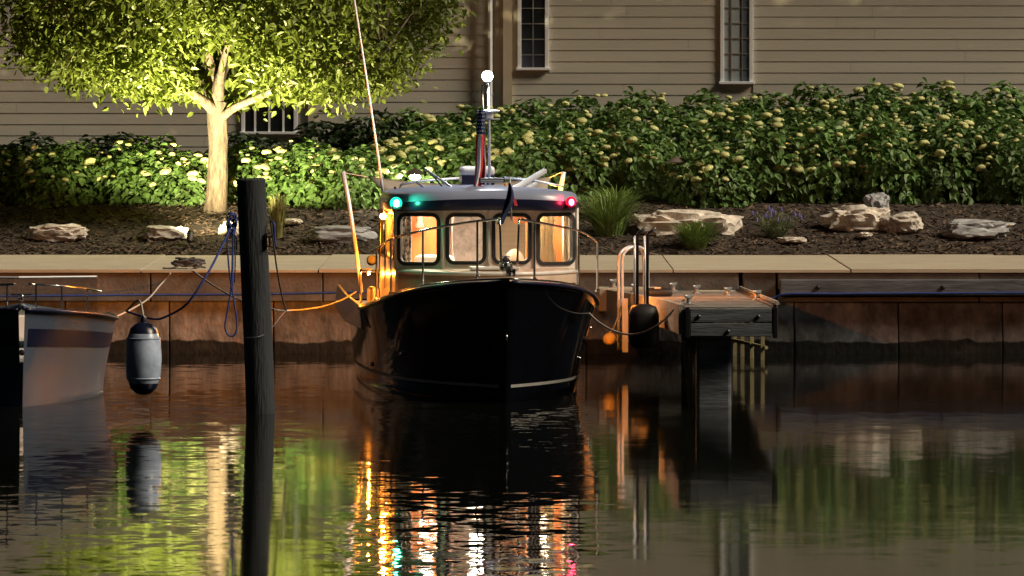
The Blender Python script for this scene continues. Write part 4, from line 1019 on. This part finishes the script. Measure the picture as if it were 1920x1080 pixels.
h = bb(MB().bbox(c + Vector((.01, .03, .06)), (.16, .24, .03), .008).bbox(c + Vector((.075, .04, -.005)), (.02, .26, .10), .006), 'added_glow_lamp', 'amber_reflector')
bb(MB().ball(c, (.045, .045, .040), 12, 8), 'bulb', 'lit_amber', h, smooth=True)
# bow rail
rl = [B(706, 466, 3.1), B(716, 460, 2.7), B(735, 448, 2.0), B(793, 432, 1.2), B(870, 418, .55), B(928, 411, .02), B(937, 411, -.12)]
rr_ = [B(973, 411, -.12), B(985, 413, .02), B(1003, 416, .25), B(1045, 424, .8), B(1085, 433, 1.45), B(1108, 445, 2.1), B(1120, 456, 2.6)]
bb(MB().tube(spline(rl, 6), .0125, 8), 'bow_rail', 'steel', smooth=True); bb(MB().tube(spline(rr_, 6), .0125, 8), 'bow_rail', 'steel', smooth=True)
bb(MB().tube(spline([B(937, 411, -.12), B(938, 440, -.16), B(940, 500, -.1)], 4), .011, 8), 'bow_rail', 'steel', smooth=True)
bb(MB().tube(spline([B(973, 411, -.12), B(972, 440, -.16), B(970, 500, -.1)], 4), .011, 8), 'bow_rail', 'steel', smooth=True)
for px, py, yb, bpy_ in ((706, 466, 3.1, 562), (733, 449, 2.05, 550), (793, 432, 1.2, 540), (895, 414, .3, 520), (1002, 416, .25, 524), (1085, 433, 1.45, 548), (1120, 456, 2.6, 545)):
    a = B(px, py, yb); b_ = B(px, bpy_, yb); bb(MB().tube([a, b_], .011, 8).lathe(b_, [(.026, -.01), (.026, .008), (.013, .02)], 10), 'stanchion', 'steel', smooth=True, angle=40)
# anchor roller, anchor, cleats
ac = B(955, 512, -.28)
rol = bb(MB().bbox(ac + Vector((-.035, .05, .01)), (.012, .34, .07), .004).bbox(ac + Vector((.045, .05, .01)), (.012, .34, .07), .004).bbox(ac + Vector((.005, .1, -.025)), (.09, .3, .012), .004), 'anchor_roller', 'steel')
bb(MB().lathe(ac + Vector((.005, -.08, .02)), [(.03, -.036), (.018, -.01), (.018, .01), (.03, .036)], 12, Matrix.Rotation(R(90), 3, 'Y')), 'roller', 'black_rubber', rol, smooth=True)
bb(MB().tube([ac + Vector((.005, .2, .07)), ac + Vector((.005, -.06, .06)), ac + Vector((.005, -.13, .02))], [.012, .016, .013], 8).add([ac + Vector(v) for v in ((-.06, -.06, .035), (.005, -.15, -.04), (.07, -.06, .035), (.005, -.09, .06), (.005, -.07, .02))], [(0, 1, 3), (1, 2, 3), (0, 4, 1), (1, 4, 2), (0, 3, 4), (2, 4, 3)]), 'anchor', 'fixture', rol)
bb(MB().bbox(ac + Vector((.0, .42, .05)), (.13, .18, .10), .03).lathe(ac + Vector((.0, .42, .10)), [(.05, 0), (.05, .02), (.03, .035), (.045, .06), (.02, .065)], 12), 'windlass', 'steel', smooth=True, angle=40)
for px, py, yb in ((825, 536, 1.0), (1063, 538, 1.3)):
    c = B(px, py, yb); bb(MB().bbox(c + Vector((0, 0, -.01)), (.07, .05, .03), .008).tube([c + Vector((-.09, 0, .035)), c + Vector((0, 0, .025)), c + Vector((.09, 0, .035))], [.008, .014, .008], 8), 'deck_cleat', 'steel', smooth=True, angle=40)
# stern rails and side fittings at left
bb(MB().tube(spline([B(677, 575, 4.8), B(676, 512, 4.8), B(680, 507, 4.75), B(692, 507, 4.4), B(708, 508, 3.6)], 4), .014, 8), 'stern_rail', 'steel', smooth=True)
bb(MB().bbox(B(699, 555, 4.3), (.12, .16, .20), .04), 'side_locker', 'gelcoat', smooth=True)
cc_ = B(697, 488, 3.9); bb(MB().lathe(cc_, [(.02, -.09), (.05, -.06), (.055, .02), (.045, .05)], 14, Matrix.Rotation(R(80), 3, 'X')), 'horn', 'black_rubber', smooth=True, angle=40)
for px, yb in ((712, 2.9), (722, 2.6)): bb(MB().tube([B(px, 418, yb), B(px, 540, yb)], .010, 6), 'grab_pole', 'steel', smooth=True)
# roof gear -------------------------------------------------
c = B(894, 340, 3.6)
unit_ = bb(MB().bbox(c + Vector((0, 0, -.085)), (.36, .40, .11), .03), 'roof_unit', 'gelcoat', smooth=True, angle=50)
bb(MB().bbox(c + Vector((0, 0, .015)), (.345, .385, .10), .01), 'dark_band', 'navy', unit_); bb(MB().bbox(c + Vector((0, 0, .11)), (.355, .395, .10), .035), 'lid', 'gelcoat', unit_, smooth=True, angle=50)
c = B(916, 357, 2.7); bb(MB().bbox(c, (.22, .16, .075), .015), 'roof_box', 'gelcoat', smooth=True, angle=50)
c = B(922, 338, 2.6); lb = bb(MB().bbox(c, (.27, .07, .055), .012), 'light_bar', 'black_paint')
for k in range(3): bb(MB().box(c + Vector((0, -.037, -.018 + .018 * k)), (.24, .006, .008)), 'fin', 'alu', lb)
bb(MB().bbox(B(948, 348, 2.7), (.03, .03, .05), .008), 'marker', 'amber_reflector')
def bar(pts, r, nm, m='alu', n=8): bb(MB().tube([B(*p) for p in pts], r, n), nm, m, smooth=True)
def flatbar(a, b_, w, h, nm, m='alu'):
    a, b_ = B(*a), B(*b_); d = b_ - a; q = d.to_track_quat('X', 'Z').to_matrix(); bb(MB().bbox((a + b_) / 2, (d.length, w, h), .018, q), nm, m, smooth=True, angle=50)
flatbar((960, 356, 2.6), (1022, 320, 3.2), .06, .055, 'rack_arm'); flatbar((974, 360, 2.8), (1005, 344, 3.1), .05, .04, 'rack_arm')
bar([(1000, 330, 3.1), (1012, 324, 3.2)], .012, 'rack_pad', 'black_rubber')
bar([(795, 316, 3.2), (864, 362, 2.7)], .014, 'rack_arm'); bar([(782, 342, 3.6), (815, 364, 3.2)], .014, 'rack_arm'); bar([(805, 322, 3.3), (842, 364, 3.0)], .009, 'rack_strut', 'black_paint')
bar([(752, 346, 4.4), (790, 339, 4.4), (862, 334, 4.4)], .013, 'rack_rail'); bar([(945, 333, 4.4), (1000, 338, 4.4), (1056, 350, 4.4)], .013, 'rack_rail')
bar([(752, 346, 4.4), (746, 372, 4.4)], .012, 'rack_leg', 'black_paint'); bar([(740, 350, 4.0), (748, 372, 4.0)], .012, 'rack_leg', 'black_paint'); bar([(1000, 338, 4.4), (998, 366, 4.4)], .010, 'rack_leg', 'black_paint')
bb(MB().bbox(B(1024, 366, 3.0), (.07, .05, .035), .01), 'roof_fitting', 'black_rubber')
for px, py in ((776, 367), (1043, 369)):
    c = B(px, py, 3.1); bb(MB().bbox(c, (.035, .06, .04), .008), 'roof_fitting', 'steel')
# vhf antenna
bb(MB().tube([B(718, 362, 4.2), B(710, 300, 4.2), B(690, 165, 4.2), B(666, 10, 4.2), B(656, -60, 4.2)], [.017, .014, .012, .010, .008], 8), 'whip_antenna', 'gelcoat', smooth=True)
# mast, all-round light, bracket
bb(MB().tube([B(918, 350, 3.3), B(917, 230, 3.3), B(915, 150, 3.3)], [.016, .015, .013], 8), 'mast', 'alu', smooth=True)
lc = B(914, 143, 3.3)
h = bb(MB().lathe(lc + Vector((0, 0, -.06)), [(.03, -.02), (.035, 0), (.03, .02)], 12), 'masthead_light', 'black_paint', smooth=True, angle=40)
bb(MB().ball(lc, (.056, .056, .056), 14, 10), 'bulb', 'lit_white', h, smooth=True)
c = B(920, 208, 3.3); bb(MB().ball(c, (.10, .06, .018), 14, 8).bbox(c + Vector((-.01, 0, -.045)), (.075, .06, .07), .012).tube([c + Vector((-.10, 0, -.085)), c + Vector((.10, 0, -.085))], .005, 6), 'masthead_sensor', 'gelcoat', smooth=True, angle=45)
# poles and awning over the cockpit
bb(MB().tube([B(643, 322, 5.2), B(654, 380, 5.15), B(668, 470, 5.0), B(678, 548, 4.9)], [.026, .024, .021, .018], 10), 'awning_pole', 'alu', smooth=True)
bb(MB().tube([B(1057, 322, 5.2), B(1053, 345, 5.2), B(1047, 380, 5.2)], [.026, .026, .024], 10), 'awning_pole', 'alu', smooth=True)
bb(MB().tube([B(646, 324, 5.2), B(690, 332, 5.3)], .005, 6), 'awning_cord', 'rope_white'); bb(MB().tube([B(1055, 322, 5.2), B(1031, 333, 5.3)], .005, 6), 'awning_cord', 'rope_white')
rows = []
for j in range(9):
    v = j / 8; row = []
    for k in range(17):
        u = k / 16
        lx = 690 + 34 * v - 0 + 12 * math.sin(math.pi * v) * .9; rx = 1033 + 8 * v - 10 * math.sin(math.pi * v)
        px = lx + (rx - lx) * u; top = 331 + 14 * math.sin(math.pi * u); py = top + (384 - top) * v
        row.append(B(px, py, 5.9 - 1.2 * v))
    rows.append(row)
bb(MB().sheet(rows, .006), 'awning', 'canvas_tan', smooth=True)
# ------------------------------------------------------------------ flags (things of their own)
def ribbon(parent, rows_fn, u0, u1, v0, v1, name, m, nu=6, nv=26):
    rows = [[rows_fn(u0 + (u1 - u0) * k / nu, v0 + (v1 - v0) * j / nv) for k in range(nu + 1)] for j in range(nv + 1)]
    return build(MB().sheet(rows, .003), name, m, parent, smooth=True)
M3 = ROOTM[boat.name]
def BW(px, py, yb): return M3 @ B(px, py, yb)
ens = thing('national_flag', BW(909, 350, 2.75), 'furled red, white and blue stars-and-stripes flag hanging above the boat roof', 'flag')
build(MB().tube([BW(904, 158, 2.75), BW(907, 230, 2.75), BW(911, 352, 2.75)], .008, 8), 'flagstaff', 'steel', ens, smooth=True)
def fl_pt(u, v):
    top, bot = 207, 358
    py = top + (bot - top) * v
    l = 895 + (-6 * v) - (3 * max(0, v - .85) * 6); r_ = 910 + 1.5 * v - 18 * max(0, v - .72) ** 1.2 * 3.4
    px = l + (r_ - l) * u; w = math.sin(u * 7.5 + v * 2.2) * .030 + math.sin(u * 3 + v * 5) * .015
    p = BW(px, py, 2.74); p.y += w; return p
ribbon(ens, fl_pt, 0, 1, 0, .30, 'canton', 'flag_blue', 12, 8)
for i, (a, b_, m) in enumerate(((0, .16, 'flag_red'), (.16, .52, 'flag_white'), (.52, 1.0, 'flag_red'))): ribbon(ens, fl_pt, a, b_, .302, 1, 'red_stripe' if 'red' in m else 'white_stripe', m, 6, 22)
for j in range(6):
    for k in range(4):
        u = (k + .5 + .35 * (j % 2 - .5)) / 4.2 + .03; v = .03 + j * .045; p = fl_pt(u, v); p.y -= .008
        st = []
        for q in range(10):
            a = math.pi / 2 + q * math.pi / 5; rr2 = (.010 if q % 2 == 0 else .0045); st.append(p + Vector((math.cos(a) * rr2, 0, math.sin(a) * rr2)))
        build(MB().add([p] + st + [x_ + Vector((0, .003, 0)) for x_ in st], [(0, 1 + i, 1 + (i + 1) % 10) for i in range(10)] + [(1 + i, 11 + i, 11 + (i + 1) % 10, 1 + (i + 1) % 10) for i in range(10)]), 'star', 'flag_white', ens)
bur = thing('bow_pennant', BW(958, 410, -.05), 'limp navy pennant on a short staff at the bow rail', 'flag')
build(MB().tube([BW(956, 332, -.05), BW(959, 412, -.05)], .007, 8), 'staff', 'alu', bur, smooth=True)
def pen(u, v):
    py = 343 + 77 * v; l = 954 - 22 * v ** 1.5; r_ = 957 + 10 * math.sin(min(1, v * 1.35) * math.pi) * .7 - 22 * max(0, v - .6) * 1.6
    if r_ < l: r_ = l
    p = BW(l + (r_ - l) * u, py - 6 * (1 - u) * 0, -.07); p.y += .02 * math.sin(u * 6 + v * 3); return p
ribbon(bur, pen, 0, 1, 0, 1, 'cloth', 'navy_cloth', 8, 22)
build(MB().sheet([[BW(961 + 6 * k + 2 * j, 372 + j * 7, -.06 + .01 * k) for k in (0, .5, 1)] for j in range(3)], .003), 'emblem_patch', 'flag_red', bur)

# ------------------------------------------------------------------ neighbouring white boat at the left and its fender
LB = Vector((X(40, 61.6), 61.6, 0))
nb = thing('white_motorboat', LB, 'white open motorboat at the far left edge', 'boat', rz=R(5))
h2s = hermite([0, .2, .5, 1, 1.8, 3, 5.5], [.03, .25, .48, .72, .92, 1.0, .97]); h2w = hermite([0, .4, .8, 1.4, 2.2, 3.4, 5.5], [.012, .16, .34, .58, .78, .88, .85]); z2 = hermite([0, 1, 2.5, 5.5], [.98, .90, .80, .74])
HP2 = hull_shape(h2s, h2w, z2, 5.5, .5, -.35)
mb = MB()
for sg in (-1, 1): mb.grid(hull_mesh(HP2, sg))
mb.grid([[Vector((-HP2(1, u)[0], HP2(1, u)[1], HP2(1, u)[2])), Vector((HP2(1, u)[0], HP2(1, u)[1], HP2(1, u)[2]))] for u in UU])
build(mb, 'hull', 'hull_dimmed', nb, smooth=True, world=False, angle=60)
rows = []
for s in SS:
    hb, yy, zz = HP2(s, 0)
    if yy < 2.6: rows.append([Vector((hb * .98 * k, yy, zz - .01 + .07 * (1 - k * k))) for k in (-1, -.6, -.2, .2, .6, 1)])
build(MB().sheet(rows, -.03), 'foredeck', 'hull_dimmed', nb, smooth=True, world=False)
for sg in (-1, 1):
    build(MB().tube([Vector((sg * (HP2(s, 0)[0] + .01), HP2(s, 0)[1], HP2(s, 0)[2] - .01)) for s in SS], .02, 8), 'rub_rail', 'navy', nb, smooth=True, world=False)
    rp = [Vector((sg * (HP2(s, 0)[0] * .9), HP2(s, 0)[1] + .05, HP2(s, 0)[2] + .24)) for s in SS[1:11]]
    build(MB().tube(rp, .012, 8), 'bow_rail', 'steel', nb, smooth=True, world=False)
    for q in rp[1::3]: build(MB().tube([q, q - Vector((0, 0, .25))], .010, 6), 'stanchion', 'steel', nb, world=False)
for sg in (-1, 1):
    rows = []
    for fz in (.62, .74, .80):
        rows.append([Vector((sg * (HP2(q_, .7 * (1 - fz))[0] + .005), HP2(q_, .7 * (1 - fz))[1] - .003, HP2(q_, .7 * (1 - fz))[2])) for q_ in SS[1:]])
    build(MB().grid(rows), 'side_stripe', 'navy', nb, smooth=True, world=False)
build(MB().lathe((0, -.36, .55), [(.03, -.02), (.03, .01), (.015, .03)], 10, Matrix.Rotation(R(90), 3, 'X')), 'bow_eye', 'steel', nb, world=False)
build(MB().bbox((0, .35, 1.05), (.05, .16, .04), .01).tube([(-.1, .35, 1.09), (.1, .35, 1.09)], .012, 6), 'deck_cleat', 'steel', nb, world=False)
ws = [[Vector((x, 2.35 + .25 * abs(x) + (.25 if j else 0), .82 + .38 * j)) for x in (-.8, -.4, 0, .4, .8)] for j in (0, 1)]
w_ = build(MB().sheet(ws, .006), 'windscreen', 'house_glass', nb, world=False)
build(MB().tube(ws[1], .014, 6), 'screen_frame', 'alu', w_, world=False)
build(MB().bbox((0, 4.0, .35), (1.6, 2.6, .05), .01).bbox((0, 5.3, .60), (1.8, .2, .3), .04), 'cockpit', 'gelcoat', nb, world=False)
fc = W(269, 672, 60.2)
t = thing('boat_fender', fc, 'large pale blue fender hanging at the left edge of the water', 'fender')
build(MB().lathe(fc, [(.02, -.335), (.07, -.325), (.13, -.27), (.165, -.17), (.175, 0), (.165, .17), (.13, .27), (.07, .325), (.03, .345)], 20), 'body', 'fender_white', t, smooth=True)
for sg in (-1, 1):
    build(MB().lathe(fc + Vector((0, 0, sg * .285)), [(.125, -.045 * sg), (.142, -.05 * sg), (.128, .0), (.075, .048 * sg), (.035, .062 * sg)], 20), 'end_cap', 'navy', t, smooth=True, angle=40)
    build(MB().lathe(fc + Vector((0, 0, sg * .19)), [(.160, -.01), (.168, 0), (.158, .01)], 20), 'moulded_rib', 'fender_white', t, smooth=True)
build(MB().lathe(fc + Vector((0, 0, .35)), [(.03, -.02), (.03, .04), (.018, .06)], 12), 'eye', 'navy', t, smooth=True, angle=40)
build(MB().tube(spline([fc + Vector((0, 0, .40)), fc + Vector((-.06, .3, .55)), fc + Vector((-.22, .9, .42))], 4), .010, 6), 'lanyard', 'rope_white', t, smooth=True)
